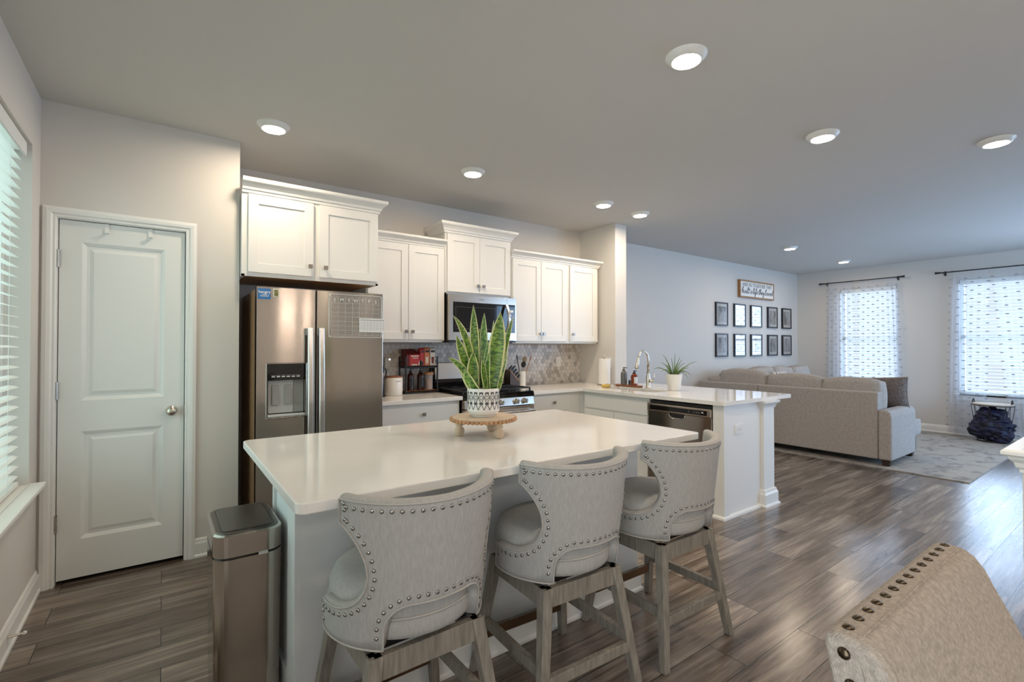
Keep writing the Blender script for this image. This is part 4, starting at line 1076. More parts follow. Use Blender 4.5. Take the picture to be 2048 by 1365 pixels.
def pump(name, x, y, z, r, h, m, label, cat, cap=M_black, lab=M_black, sm=1.0, group=None, dirx=(1, 0)):
    t = thing(name, label, cat, (x, y, z), group)
    obj('glass', lathe(B(), [(r * 0.92, 0), (r, 0.004), (r, h * 0.62), (r * 0.9, h * 0.70), (r * 0.42, h * 0.78), (r * 0.38, h * 0.82)], (x, y, z), 20), m, t, smooth=False)
    if lab:
        a = B(); seg = 10
        vs = []
        for k in range(seg + 1):
            q = -PI / 2 - 0.65 - 0.9 + 1.8 * k / seg + 0.65
            vs.append((a.verts.new((x + (r + 0.0006) * math.cos(q), y + (r + 0.0006) * math.sin(q), z + h * 0.14)), a.verts.new((x + (r + 0.0006) * math.cos(q), y + (r + 0.0006) * math.sin(q), z + h * 0.56))))
        for p, q in zip(vs, vs[1:]): a.faces.new((p[0], q[0], q[1], p[1]))
        obj('label_patch', a, lab, t)
    bm = lathe(B(), [(r * 0.46, h * 0.80), (r * 0.50, h * 0.81), (r * 0.50, h * 0.87), (r * 0.2, h * 0.88), (r * 0.16, h * 0.95), (r * 0.3, h * 0.955), (r * 0.3, h)], (x, y, z), 14)
    bar(bm, (x, y, z + h * 0.975), (x + dirx[0] * r * 1.1, y + dirx[1] * r * 1.1, z + h * 0.965), r * 0.13, r * 0.13)
    obj('pump', bm, cap, t)
    return t
pump('syrup_bottle', 1.808, 4.06, ZB, 0.030, 0.205, M_syrup, 'dark syrup pump bottle under the pod box, left of its twin', 'bottle', group='syrup bottles on the rack')
pump('syrup_bottle', 1.905, 4.06, ZB, 0.032, 0.205, M_syrup, 'dark syrup pump bottle between its twin and the lidded jar', 'bottle', group='syrup bottles on the rack')
t = thing('storage_jar', 'clear jar with bamboo lid holding brown sticks on the rack', 'jar', (1.995, 4.07, ZB))
obj('glass', lathe(B(), [(0.034, 0), (0.036, 0.003), (0.036, 0.135), (0.034, 0.137)], (1.995, 4.07, ZB), 24), M_jar, t)
obj('contents', lathe(B(), [(0.026, 0.004), (0.027, 0.105)], (1.995, 4.07, ZB), 18), M_coffee, t)
obj('lid', lathe(B(), [(0.040, 0.137), (0.043, 0.140), (0.043, 0.157), (0.040, 0.160), (0.001, 0.161)], (1.995, 4.07, ZB), 24), M_bamboo, t)
tag(obj('tumbler', lathe(B(), [(0.012, 0), (0.014, 0.003), (0.016, 0.17), (0.012, 0.178)], (2.038, 4.12, ZB), 16), M_black), 'tall black tumbler at the right end of the rack', 'tumbler')
t = thing('canister', 'white ceramic canister with dark wooden lid on the counter', 'canister', (1.62, 4.0, Z))
obj('body', lathe(B(), [(0.070, 0.0005), (0.076, 0.006), (0.079, 0.05), (0.079, 0.152), (0.077, 0.156)], (1.622, 4.0, Z), 36), M_ceramic, t, smooth=True)
obj('lid', lathe(B(), [(0.078, 0.156), (0.079, 0.159), (0.078, 0.168), (0.001, 0.170)], (1.622, 4.0, Z), 36), M_redwood, t)
bm = B()
for k in range(5):
    q = -PI / 2 - 0.10 + k * 0.13; c = Vector((1.622 + 0.0795 * math.cos(q), 4.0 + 0.0795 * math.sin(q), Z + 0.125)); tn = Vector((-math.sin(q), math.cos(q), 0))
    bar(bm, c - tn * 0.0035, c + tn * 0.0035, 0.0005, 0.0035)
obj('stamped_letters', bm, M_inkgrey, t)
t = thing('coffee_maker', 'black coffee maker half hidden behind the refrigerator edge', 'coffee maker', (1.46, 3.95, Z))
bm = B(); box(bm, 1.36, 1.515, 3.90, 4.06, Z + 0.0005, Z + 0.03); box(bm, 1.36, 1.50, 3.98, 4.06, Z + 0.03, Z + 0.24); box(bm, 1.36, 1.505, 3.91, 4.06, Z + 0.20, Z + 0.27)
obj('body', bm, M_black, t, bevel=0.008)
obj('handle', tube(B(), [(1.50, 3.94, Z + 0.245), (1.528, 3.94, Z + 0.235), (1.535, 3.94, Z + 0.205), (1.528, 3.94, Z + 0.17), (1.515, 3.94, Z + 0.15)], 0.006, 8), M_black, t)

# ------------------------------------------------------------------ right of the range
t = thing('knife_block', 'dark wooden knife block with black handled knives behind the plant', 'knife block', (2.90, 4.03, Z))
def KX(a, b): return lambda x, z: (a + x, b, z)
prof = [(0.0, Z + 0.0005), (0.125, Z + 0.0005), (0.125, Z + 0.055), (0.105, Z + 0.075), (0.0, Z + 0.185)]
obj('block', prism(B(), prof, KX(2.852, 3.975), KX(2.852, 4.085)), M_darkwood, t, bevel=0.004)
obj('slotted_face', prism(B(), [(0.106, Z + 0.0745), (0.112, Z + 0.080), (0.004, Z + 0.190), (0.0, Z + 0.185)], KX(2.852, 3.978), KX(2.852, 4.082)), M_bamboo, t)
for i in range(7):
    fx = 0.02 + 0.075 * (i // 2) / 3; fy = 4.0 + 0.055 * (i % 2)
    bz = Z + 0.075 + (0.105 - fx) * 1.05; n = Vector((0.72, 0, 0.70)); a = Vector((2.852 + fx, fy, bz)); 
    bm = B(); bar(bm, a, a + n * (0.085 - 0.008 * (i // 2)), 0.008, 0.011, (0, 1, 0)); obj('knife_handle', bm, M_black, t, bevel=0.003)
t = thing('utensil_crock', 'slim white utensil crock on the counter right of the range', 'crock', (3.03, 4.03, Z))
obj('crock', lathe(B(), [(0.040, 0.0005), (0.042, 0.004), (0.042, 0.165), (0.040, 0.168), (0.036, 0.166), (0.036, 0.03), (0.001, 0.03)], (3.033, 4.02, Z), 24), M_ceramic, t)
def utensil(name, label, tipx, tipy, tipz, hd, m, hm, cat):
    a = Vector((3.033 + (tipx - 3.033) * 0.05, 4.02, Z + 0.031)); b = Vector((tipx, tipy, tipz))
    t = thing(name, label, cat, tuple(a), 'kitchen utensils in the crock')
    obj('shaft', tube(B(), [a, a.lerp(b, 0.7), b], 0.0045, 8), hm, t)
    bm = B(); sphere(bm, (0, 0, 0), 1, (hd[0], 0.006, hd[1])); d = (b - a).normalized()
    rot = d.to_track_quat('Z', 'Y').to_matrix(); 
    for v in bm.verts: v.co = rot @ v.co + b + d * hd[1] * 0.8
    obj('head', bm, m, t, smooth=True)
utensil('ladle', 'black ladle standing upright in the crock', 3.000, 4.05, 1.200, (0.018, 0.030), M_black, M_black, 'utensil')
utensil('spatula', 'broad black spatula low in the crock', 3.020, 3.975, 1.125, (0.028, 0.035), M_black, M_chrome, 'utensil')
utensil('spoon', 'pale wooden spoon leaning right in the crock', 3.085, 4.04, 1.175, (0.030, 0.034), M_lightwood, M_lightwood, 'utensil')
utensil('wooden_spatula', 'thin brown spatula leaning farthest right in the crock', 3.125, 4.0, 1.190, (0.010, 0.030), M_bamboo, M_bamboo, 'utensil')
t = thing('oil_bottle', 'small clear oil bottle beside the utensil crock', 'bottle', (3.098, 4.06, Z))
obj('glass', lathe(B(), [(0.016, 0.0005), (0.017, 0.004), (0.017, 0.13), (0.008, 0.15), (0.008, 0.17)], (3.098, 4.06, Z), 14), M_jar, t)
obj('oil', lathe(B(), [(0.014, 0.003), (0.014, 0.075)], (3.098, 4.06, Z), 14), M_coffee, t)

# ------------------------------------------------------------------ sink area on the peninsula
t = thing('sink', 'stainless undermount sink in the peninsula countertop', 'sink', ((SK[0] + SK[1]) / 2, (SK[2] + SK[3]) / 2, 0.70))
bm = B(); lo = rrect(SK[0] - 0.004, SK[1] + 0.004, SK[2] - 0.004, SK[3] + 0.004, 0.034, 4); li = rrect(SK[0] + 0.012, SK[1] - 0.012, SK[2] + 0.012, SK[3] - 0.012, 0.03, 4)
R = [[bm.verts.new((x, y, z)) for x, y in L_] for L_, z in ((lo, CT0 - 0.0015), (lo, 0.72), (li, 0.70))]
for a, b in zip(R, R[1:]):
    for i in range(len(a)): bm.faces.new((a[i], a[(i + 1) % len(a)], b[(i + 1) % len(a)], b[i]))
bm.faces.new(R[-1])
obj('basin', bm, mat('sink_steel', (0.30, 0.24, 0.19), 0.35, 1.0), t)
obj('drain', lathe(B(), [(0.045, 0.0), (0.045, 0.002), (0.03, 0.003), (0.001, 0.001)], (3.80, 3.14, 0.7005), 20), M_chrome, t)
fc = thing('faucet', 'brushed nickel gooseneck pull-down faucet behind the sink', 'faucet', (4.02, 3.18, Z))
cx, cy = 4.02, 3.18
obj('body', lathe(B(), [(0.030, 0.0005), (0.030, 0.006), (0.023, 0.014), (0.021, 0.03), (0.024, 0.07), (0.023, 0.105), (0.0155, 0.145), (0.015, 0.158), (0.019, 0.162), (0.019, 0.168), (0.013, 0.172)], (cx, cy, Z), 24), M_chrome, fc, smooth=True)
pts = [(cx, cy, Z + 0.165), (cx, cy, Z + 0.29)]
for k in range(1, 13):
    q = PI * k / 12 * 0.93; pts.append((cx - 0.075 + 0.075 * math.cos(q), cy, Z + 0.29 + 0.085 * math.sin(q)))
obj('spout', tube(B(), pts, 0.0115, 14), M_chrome, fc, smooth=True)
e = Vector(pts[-1]); d = (Vector(pts[-1]) - Vector(pts[-2])).normalized()
bm = tube(B(), [e, e + d * 0.01, e + d * 0.06, e + d * 0.105, e + d * 0.112], [0.0125, 0.0135, 0.017, 0.021, 0.018], 16)
obj('spray_head', bm, M_chrome, fc, smooth=True)
bm = tube(B(), [(cx, cy - 0.02, Z + 0.072), (cx, cy - 0.05, Z + 0.072)], 0.016, 14)
tube(bm, [(cx, cy - 0.05, Z + 0.072), (cx + 0.002, cy - 0.062, Z + 0.078)], 0.011, 12)
obj('handle_hub', bm, M_chrome, fc, smooth=True)
obj('lever', tube(B(), [(cx + 0.002, cy - 0.060, Z + 0.076), (cx + 0.006, cy - 0.064, Z + 0.10), (cx + 0.010, cy - 0.072, Z + 0.15)], [0.005, 0.005, 0.006], 10), M_chrome, fc, smooth=True)
t = tag(obj('tray', loft(B(), [[(x, y, Z + 0.0005) for x, y in rrect(3.945, 4.035, 3.25, 3.59, 0.03)], [(x, y, Z + 0.018) for x, y in rrect(3.935, 4.040, 3.24, 3.60, 0.035)]]), M_redwood, bevel=0.003), 'oval reddish wood tray behind the sink', 'tray')
ZT = Z + 0.0182
pump('soap_bottle', 3.990, 3.475, ZT, 0.034, 0.185, M_greyglass, 'tall smoked glass soap pump on the wood tray', 'soap bottle', M_bronze, None, dirx=(0.3, -0.9))
pump('soap_bottle', 3.990, 3.335, ZT, 0.034, 0.155, M_amber, 'amber soap bottle with white label on the wood tray', 'soap bottle', M_black, M_white, dirx=(0.3, -0.6))
tag(obj('spice_vial', lathe(B(), [(0.012, 0), (0.013, 0.003), (0.013, 0.045), (0.009, 0.05)], (4.005, 3.41, ZT), 12), M_black), 'tiny black bottle between the two soap pumps', 'bottle')
tag(obj('drinking_glass', lathe(B(), [(0.014, 0), (0.016, 0.003), (0.018, 0.10)], (4.024, 3.395, ZT), 14), M_jar), 'clear slim glass behind the tiny black bottle', 'glass')
pt = thing('paper_towel', 'white paper towel roll on a silver stand by the partition wall', 'paper towel', (3.93, 3.70, Z))
obj('stand_base', lathe(B(), [(0.078, 0.0005), (0.078, 0.006), (0.074, 0.009), (0.001, 0.010)], (3.93, 3.70, Z), 32), M_chrome, pt)
obj('roll', lathe(B(), [(0.022, 0.011), (0.064, 0.011), (0.065, 0.014), (0.065, 0.284), (0.064, 0.287), (0.022, 0.287)], (3.93, 3.70, Z), 36, cap=False), M_paper, pt)
bm = lathe(B(), [(0.006, 0.009), (0.006, 0.300)], (3.93, 3.70, Z), 12); sphere(bm, (3.93, 3.70, Z + 0.312), 0.015)
obj('pole', bm, M_chrome, pt, smooth=True)
tag(obj('sponge', cushion(B(), (3.715, 3.475, Z + 0.0165), (0.024, 0.045, 0.016), 0.25), M_sponge, smooth=True), 'yellow sponge at the near corner of the sink', 'sponge')
t = thing('scrub_brush', 'grey dish scrubber behind the yellow sponge', 'brush', (3.80, 3.52, Z))
obj('bristles', lathe(B(), [(0.030, 0.0005), (0.030, 0.018)], (3.80, 3.535, Z), 18), M_gray, t)
obj('grip', lathe(B(), [(0.026, 0.018), (0.026, 0.030), (0.001, 0.033)], (3.80, 3.535, Z), 18), M_inkgrey, t)
tag(obj('soap_dish', prism(B(), rrect(3.83, 3.90, 3.50, 3.60, 0.012, 3), lambda x, y: (x, y, Z + 0.0005), lambda x, y: (x, y, Z + 0.022)), M_jar), 'clear low soap dish by the paper towel stand', 'dish')
tag(obj('coaster', lathe(B(), [(0.036, 0.0005), (0.038, 0.004), (0.036, 0.009), (0.001, 0.010)], (4.03, 3.045, Z), 20), M_ceramic), 'small white round dish right of the faucet', 'dish')

# spidery plant in a white pot
t = thing('potted_plant', 'spidery green plant in a white pot on the peninsula', 'plant', (4.00, 2.86, Z))
pc = (4.00, 2.86, Z)
pot = obj('pot', lathe(B(), [(0.052, 0.014), (0.060, 0.020), (0.078, 0.145), (0.080, 0.150), (0.080, 0.158), (0.073, 0.158), (0.070, 0.13), (0.001, 0.13)], pc, 36), M_ceramic, t)
obj('saucer', lathe(B(), [(0.050, 0.0005), (0.058, 0.003), (0.060, 0.020), (0.056, 0.022), (0.001, 0.018)], pc, 32), M_ceramic, t)
obj('soil', lathe(B(), [(0.0705, 0.1305), (0.0705, 0.138), (0.001, 0.139)], pc, 24), M_soil, t)
rnd = random.Random(11)
RV = Vector((math.cos(YAW), -math.sin(YAW), 0)); DV = Vector((math.sin(YAW), math.cos(YAW), 0))
# (sideways reach, height, depth, droop)
for q in ((-0.19, 0.045, 0.02, -0.04), (-0.14, 0.02, -0.05, -0.05), (-0.10, 0.19, 0.03, 0.03), (-0.13, 0.11, 0.0, 0.03), (-0.06, 0.13, 0.05, 0.02), (0.02, 0.20, 0.02, 0.0), (0.05, 0.17, -0.03, 0.0),
          (0.10, 0.14, 0.04, 0.02), (0.23, 0.12, 0.0, 0.03), (0.13, 0.07, -0.05, 0.03), (0.15, 0.05, 0.03, 0.02), (0.17, -0.02, 0.0, 0.06), (0.12, -0.04, -0.05, 0.07), (-0.09, 0.05, -0.07, 0.03),
          (0.0, 0.09, -0.09, 0.04), (0.06, 0.10, 0.08, 0.03), (-0.05, 0.08, 0.09, 0.03), (-0.08, 0.09, 0.06, 0.02), (0.09, 0.02, -0.08, 0.05), (-0.03, 0.16, -0.02, 0.0), (0.14, 0.10, 0.08, 0.03), (-0.15, 0.06, 0.06, 0.01)):
    a = Vector(pc) + Vector((0, 0, 0.138)) + RV * q[0] * 0.12 + DV * q[2] * 0.12
    e = Vector(pc) + Vector((0, 0, 0.158 + q[1])) + RV * q[0] + DV * q[2]
    m = a.lerp(e, 0.5) + Vector((0, 0, 0.035 + abs(q[3])))
    P = [a * (1 - s) ** 2 + m * 2 * s * (1 - s) + e * s * s for s in [k / 8 for k in range(9)]]
    obj('leaf', tube(B(), P, [0.0048 * (1 - k / 8) ** 0.6 + 0.0007 for k in range(9)], 6), M_aloe, t, smooth=True)

# ------------------------------------------------------------------ island centrepiece
SC = (1.245, 1.955)
t = thing('riser_stand', 'round footed wooden riser with beaded edge on the island', 'stand', (SC[0], SC[1], Z))
zt = Z + 0.092
obj('board', lathe(B(), [(0.146, -0.020), (0.150, -0.016), (0.150, -0.003), (0.147, 0.0), (0.001, 0.0)], (SC[0], SC[1], zt), 64), M_lightwood, t)
bm = B(); n = 46
for k in range(n):
    q = 2 * PI * k / n; sphere(bm, (SC[0] + 0.153 * math.cos(q), SC[1] + 0.152 * math.sin(q), zt - 0.012), 0.0098, u=10, v=7)
obj('bead_trim', bm, M_bead, t, smooth=True, label='brown wooden bead edging')
for k in range(3):
    # three turned feet
    q = math.radians((156, 276, 36)[k])
    obj('foot', lathe(B(), [(0.012, 0.0005), (0.018, 0.003), (0.024, 0.014), (0.025, 0.026), (0.021, 0.038), (0.014, 0.044), (0.013, 0.048), (0.020, 0.051), (0.020, 0.056), (0.015, 0.060), (0.020, 0.066), (0.022, 0.0725)], (SC[0] + 0.115 * math.cos(q), SC[1] + 0.115 * math.sin(q), Z), 20), M_lightwood, t, smooth=True)
t = thing('snake_plant', 'variegated snake plant in a black and white diamond pattern pot', 'plant', (SC[0], SC[1], zt))
zp = zt + 0.0005; pr = 0.0775
pot = obj('pot', lathe(B(), [(0.055, 0), (0.058, 0.004), (0.060, 0.008), (0.070, 0.014), (0.077, 0.028), (pr, 0.045), (pr, 0.132), (0.0765, 0.134), (0.072, 0.134), (0.071, 0.115), (0.001, 0.115)], (SC[0], SC[1], zp), 48), M_ceramic, t, smooth=False)
# painted diamond lines on the pot wall
bm = B()
def pp(u, z): return Vector((SC[0] + (pr + 0.0007) * math.cos(u), SC[1] + (pr + 0.0007) * math.sin(u), zp + z))
def stroke(bm, pts, wd):
    for (u0, z0), (u1, z1) in zip(pts, pts[1:]):
        n = max(2, int(abs(u1 - u0) * 12) + 1)
        for k in range(n):
            a, b = k / n, (k + 1) / n
            A, C = (u0 + (u1 - u0) * a, z0 + (z1 - z0) * a), (u0 + (u1 - u0) * b, z0 + (z1 - z0) * b)
            d = Vector(((C[0] - A[0]) * pr, C[1] - A[1])).normalized(); nx, nz = -d.y * wd / pr, d.x * wd
            bm.faces.new([bm.verts.new(pp(*x)) for x in ((A[0] - nx, A[1] - nz), (C[0] - nx, C[1] - nz), (C[0] + nx, C[1] + nz), (A[0] + nx, A[1] + nz))])
N_ = 18; du = 2 * PI / N_
for k in range(N_):
    u = k * du
    stroke(bm, [(u, 0.036), (u + du / 2, 0.066), (u + du, 0.036)], 0.0015)
    stroke(bm, [(u + du / 2, 0.066), (u, 0.094), (u + du / 2, 0.120), (u + du, 0.094), (u + du / 2, 0.066)], 0.0015)
    stroke(bm, [(u + du / 2, 0.082), (u + du * 0.78, 0.093), (u + du / 2, 0.104), (u + du * 0.22, 0.093), (u + du / 2, 0.082)], 0.0012)
    for zz in (0.066, 0.114):
        stroke(bm, [(u + du * 0.26, zz - 0.005), (u + du * 0.26, zz + 0.005)], 0.0022); stroke(bm, [(u + du * 0.74, zz - 0.005), (u + du * 0.74, zz + 0.005)], 0.0022); stroke(bm, [(u + du * 0.26, zz), (u + du * 0.74, zz)], 0.0018)
obj('diamond_pattern', bm, M_ink, pot)
obj('soil', lathe(B(), [(0.0712, 0.1155), (0.0712, 0.122), (0.001, 0.124)], (SC[0], SC[1], zp), 30), M_soil, t)
def leaf(b, mid, tip, wd, fold=0.25, turn=0.0, d0=0.0, d1=0.0):
    """b, mid, tip: (sideways, height above the soil) in metres; d0, d1: depth of base and tip"""
    o = Vector((SC[0], SC[1], zp + 0.118))
    pw = lambda p, d: o + RV * p[0] + DV * d + Vector((0, 0, p[1]))
    A, M, T = pw(b, d0), pw(mid, (d0 + d1) / 2), pw(tip, d1)
    M = M * 2 - (A + T) * 0.5
    n = 16; bm = B(); uvl = bm.loops.layers.uv.new('UVMap'); rows = []
    face = (RV * math.cos(turn) + DV * math.sin(turn))
    L_ = (T - A).length
    for k in range(n + 1):
        s = k / n
        c = A * (1 - s) ** 2 + M * 2 * s * (1 - s) + T * s * s
        tg = ((M - A) * (1 - s) + (T - M) * s).normalized()
        sd = (face - tg * face.dot(tg)).normalized(); nn = sd.cross(tg)
        if s < 0.55: ww = 0.62 + 0.38 * math.sin(s / 0.55 * PI / 2)
        else: ww = max(0.0, 1 - ((s - 0.55) / 0.45) ** 2.1)
        ww *= wd / 2
        row = []
        for j in range(7):
            u = j / 6; x = (u - 0.5) * 2
            row.append((bm.verts.new(c + sd * x * ww + nn * (abs(x) ** 1.6) * ww * fold), u, s * L_ * 4))
        rows.append(row)
    for r0, r1 in zip(rows, rows[1:]):
        for j in range(6):
            q = [r0[j], r0[j + 1], r1[j + 1], r1[j]]
            f = bm.faces.new([x[0] for x in q])
            for lp, x in zip(f.loops, q): lp[uvl].uv = (x[1], x[2])
    ob = obj('leaf', bm, M_leaf, t, smooth=True)
    sd = ob.modifiers.new('thickness', 'SOLIDIFY'); sd.thickness = 0.0022; sd.offset = 0
    return ob
k = 0.00237
def lp(bx_, by_, mx, my, tx, ty, w_, turn=0.0, d0=0.0, d1=0.0, fold=0.25):
    f = lambda x, y: ((x - 970) * k, (787 - y) * k)
    leaf(f(bx_, by_), f(mx, my), f(tx, ty), w_ * 1.2 * k, fold, turn, d0, d1)
lp(957, 782, 952, 700, 949, 612, 16, 0.1, 0.02, 0.02)
lp(953, 782, 938, 695, 909, 634, 15, 0.7, 0.01, 0.0)
lp(950, 782, 932, 725, 916, 674, 17, 0.5, -0.01, -0.02)
lp(946, 782, 932, 745, 900, 718, 12, 0.2, -0.02, -0.04, 0.1)
lp(975, 782, 971, 705, 971, 628, 15, -0.3, 0.02, 0.03)
lp(988, 784, 996, 710, 1005, 627, 29, 0.15, -0.02, -0.01)
lp(994, 782, 1012, 712, 1030, 636, 17, -0.9, 0.0, 0.01)
lp(955, 784, 950, 750, 951, 707, 21, 0.35, -0.035, -0.045)
lp(966, 786, 948, 772, 934, 741, 21, -0.5, -0.05, -0.06, 0.1)
lp(962, 782, 962, 720, 961, 660, 15, 0.5, 0.03, 0.04)
lp(974, 782, 976, 730, 980, 688, 11, -0.6, 0.0, 0.01)
lp(1000, 784, 1004, 768, 1008, 754, 8, 0.3, -0.02, -0.03)
lp(944, 782, 933, 750, 929, 714, 15, -0.4, 0.0, 0.0)
lp(982, 782, 986, 710, 990, 643, 12, 0.9, 0.035, 0.05)
lp(983, 786, 980, 745, 984, 706, 13, -0.8, -0.04, -0.045)
lp(977, 786, 972, 755, 969, 722, 12, 0.7, -0.045, -0.05)
lp(1001, 782, 1010, 730, 1018, 690, 14, 1.0, 0.01, 0.03)
# ------------------------------------------------------------------ counter stools
SB, ST = 0.508, 0.925            # shell bottom and top
def shell_columns():
    th = []
    a = 0.0
    lin = [0, 6, 12, 18, 22, 26, 30, 33, 35.5, 37.4, 37.9, 38.0, 40, 43, 46, 48, 49.5, 52, 55, 58, 61, 64, 67, 70, 73, 76, 80, 84, 88, 92, 96, 100]
    return sorted({-x for x in lin} | set(lin))
def interp(tab, x):
    if x <= tab[0][0]: return tab[0][1]
    for (x0, y0), (x1, y1) in zip(tab, tab[1:]):
        if x <= x1: return y0 + (y1 - y0) * (x - x0) / (x1 - x0)
    return tab[-1][1]
OPEN = [(0, 0.636), (22, 0.636), (26, 0.632), (30, 0.624), (33, 0.613), (35.5, 0.600), (37.4, 0.582), (37.9, 0.57)]
LOW = [(48, 0.715), (49.5, 0.682), (52, 0.660), (55, 0.643), (58, 0.632), (61, 0.624), (64, 0.617), (70, 0.608), (76, 0.603), (88, 0.600), (96, 0.597), (100, 0.588)]
UPP = [(48, 0.715), (49.5, 0.752), (52, 0.778), (55, 0.800), (58, 0.817), (61, 0.831), (64, 0.843), (67, 0.852), (70, 0.859), (73, 0.865), (76, 0.870)]
ZSPL = 0.715
def shell_P(t, z, w):
    """w: 0 outer face, 1 inner face"""
    f = min(1, max(0, (z - SB) / (ST - SB)))
    a = math.radians(t)
    ax = 0.246 + 0.020 * f; ay = 0.246 - 0.004 * f
    th = 0.040
    x, y = (ax - th * w) * math.sin(a), -(ay - th * w) * math.cos(a)
    y -= 0.050 * f
    return Vector((x, y, z))
def make_shell():
    g = bmesh.new(); NA, NB = 6, 9; V = {}
    def vert(t, z):
        q = (round(t, 3), round(z, 5))
        if q not in V: V[q] = g.verts.new((t, z, 0))
        return V[q]
    cols = []
    for t in shell_columns():
        s = abs(t)
        A = (interp(OPEN, s), ZSPL) if s < 37.95 else ((SB, ZSPL) if s <= 48 else (SB, interp(LOW, s)))
        top = ST - 0.010 * math.cos(math.radians(t)) + 0.004 * (s / 76)
        Bc = None if s > 70.1 else ((ZSPL, top) if s <= 48 else (interp(UPP, s), top))
        cols.append((t, [A[0] + (A[1] - A[0]) * k / NA for k in range(NA + 1)], None if Bc is None else [Bc[0] + (Bc[1] - Bc[0]) * k / NB for k in range(NB + 1)]))
    for (t0, a0, b0), (t1, a1, b1) in zip(cols, cols[1:]):
        for k in range(NA): 
            q = [vert(t0, a0[k]), vert(t1, a1[k]), vert(t1, a1[k + 1]), vert(t0, a0[k + 1])]
            if len(set(q)) == 4: g.faces.new(q)
        if b0 and b1:
            for k in range(NB): g.faces.new([vert(t0, b0[k]), vert(t1, b1[k]), vert(t1, b1[k + 1]), vert(t0, b0[k + 1])])
    be = [e for e in g.edges if len(e.link_faces) == 1]
    nxt = {}
    for e in be:
        for lp_ in e.link_loops: nxt[lp_.vert] = lp_.link_loop_next.vert
    start = be[0].verts[0]; loop = [start]; c = nxt[start]
    while c != start: loop.append(c); c = nxt[c]
    pts = [(v.co.x, v.co.y) for v in loop]
    faces = [[(v.co.x, v.co.y) for v in f.verts] for f in g.faces]
    g.free()
    return pts, faces
BP_, BF_ = make_shell()
def outward(i, pts):
    n = len(pts); a, b = pts[i - 1], pts[(i + 1) % n]
    d = Vector(((b[0] - a[0]) * 0.0044, b[1] - a[1]))
    if d.length < 1e-9: return Vector((0, 0))
    d.normalize(); return Vector((d.y / 0.0044, -d.x))
def build_stool():
    t = thing('counter_stool', '', 'stool', (0, 0, 0), 'upholstered counter stools at the island')
    # wood base
    topz = 0.485
    tops = [(-0.165, -0.165), (0.165, -0.165), (0.165, 0.165), (-0.165, 0.165)]; feet = [(-0.234, -0.234), (0.234, -0.234), (0.234, 0.234), (-0.234, 0.234)]
    def at(i, z):
        f = 1 - z / topz; return Vector((tops[i][0] + (feet[i][0] - tops[i][0]) * f, tops[i][1] + (feet[i][1] - tops[i][1]) * f, z))
    for i in range(4):
        a, b = at(i, topz), at(i, 0.0)
        h0, h1 = 0.021, 0.016
        p = [(b.x - h1, b.y - h1, 0.001), (b.x + h1, b.y - h1, 0.001), (b.x + h1, b.y + h1, 0.001), (b.x - h1, b.y + h1, 0.001), (a.x - h0, a.y - h0, topz), (a.x + h0, a.y - h0, topz), (a.x + h0, a.y + h0, topz), (a.x - h0, a.y + h0, topz)]
        obj('leg', hexa(B(), p), M_legwood, t, bevel=0.003)
    for i in range(4):
        a, b = at(i, topz - 0.034), at((i + 1) % 4, topz - 0.034)
        obj('apron', bar(B(), a, b, 0.012, 0.034), M_legwood, t, bevel=0.002)
    for i, z in ((0, 0.185), (1, 0.215), (2, 0.150), (3, 0.215)):
        a, b = at(i, z), at((i + 1) % 4, z)
        obj('stretcher' if i != 2 else 'footrest', bar(B(), a, b, 0.012, 0.019), M_legwood, t, bevel=0.002)
        if i == 2: obj('footrest_plate', bar(B(), a + Vector((-0.02, -0.0125, 0.003)), b + Vector((0.02, -0.0125, 0.003)), 0.0015, 0.019), M_bronze, t, label='bronze metal footrest plate')
    obj('swivel_plate', zprism(B(), rrect(-0.15, 0.15, -0.15, 0.15, 0.02, 3), topz, 0.506), M_black, t)
    # seat
    obj('seat', lathe(B(), [(0.14, 0.5065), (0.200, 0.508), (0.222, 0.52), (0.228, 0.535), (0.229, 0.560), (0.226, 0.575), (0.228, 0.585), (0.226, 0.620), (0.214, 0.648), (0.185, 0.664), (0.12, 0.672), (0.001, 0.674)], (0, 0.006, 0), 56), M_stool, t, smooth=True)
    bm = B(); tube(bm, [(0.2285 * math.cos(2 * PI * k / 64), 0.006 + 0.2285 * math.sin(2 * PI * k / 64), 0.579) for k in range(64)], 0.0042, 6, closed=True)
    obj('seat_piping', bm, M_piping, t, smooth=True)
    # shell
    bm = B(); n = len(BP_); V = {}
    def v(p, w):
        q = (round(p[0], 3), round(p[1], 5), w)
        if q not in V: V[q] = bm.verts.new(shell_P(p[0], p[1], w))
        return V[q]
    for f in BF_:
        bm.faces.new([v(p, 0) for p in f]); bm.faces.new([v(p, 1) for p in f][::-1])
    K = 5; rings = []
    for i, p in enumerate(BP_):
        o = outward(i, BP_); row = [v(p, 0)]
        for k_ in range(1, K):
            ph = PI * k_ / K; w_ = (1 - math.cos(ph)) / 2; bl = 0.011 * math.sin(ph)
            if p[1] < SB + 0.001: bl = 0
            row.append(bm.verts.new(shell_P(p[0] + o.x * bl, p[1] + o.y * bl, w_)))
        row.append(v(p, 1)); rings.append(row)
    for i in range(n):
        a, b = rings[i], rings[(i + 1) % n]
        for k_ in range(K): bm.faces.new((a[k_], b[k_], b[k_ + 1], a[k_ + 1]))
    sh = obj('backrest', bm, M_stool, t, smooth=True)
    # piping and nails follow the outline on the outer face
    bm = B(); pp_ = [shell_P(p[0], p[1], 0) * 1.0 for p in BP_]
    bm = B(); tube(bm, [shell_P(p[0] + outward(i, BP_).x * 0.001, p[1] + outward(i, BP_).y * 0.001, -0.02) for i, p in enumerate(BP_)], 0.0030, 6, closed=True)
    obj('welt_piping', bm, M_piping, t, smooth=True)
    ins = []
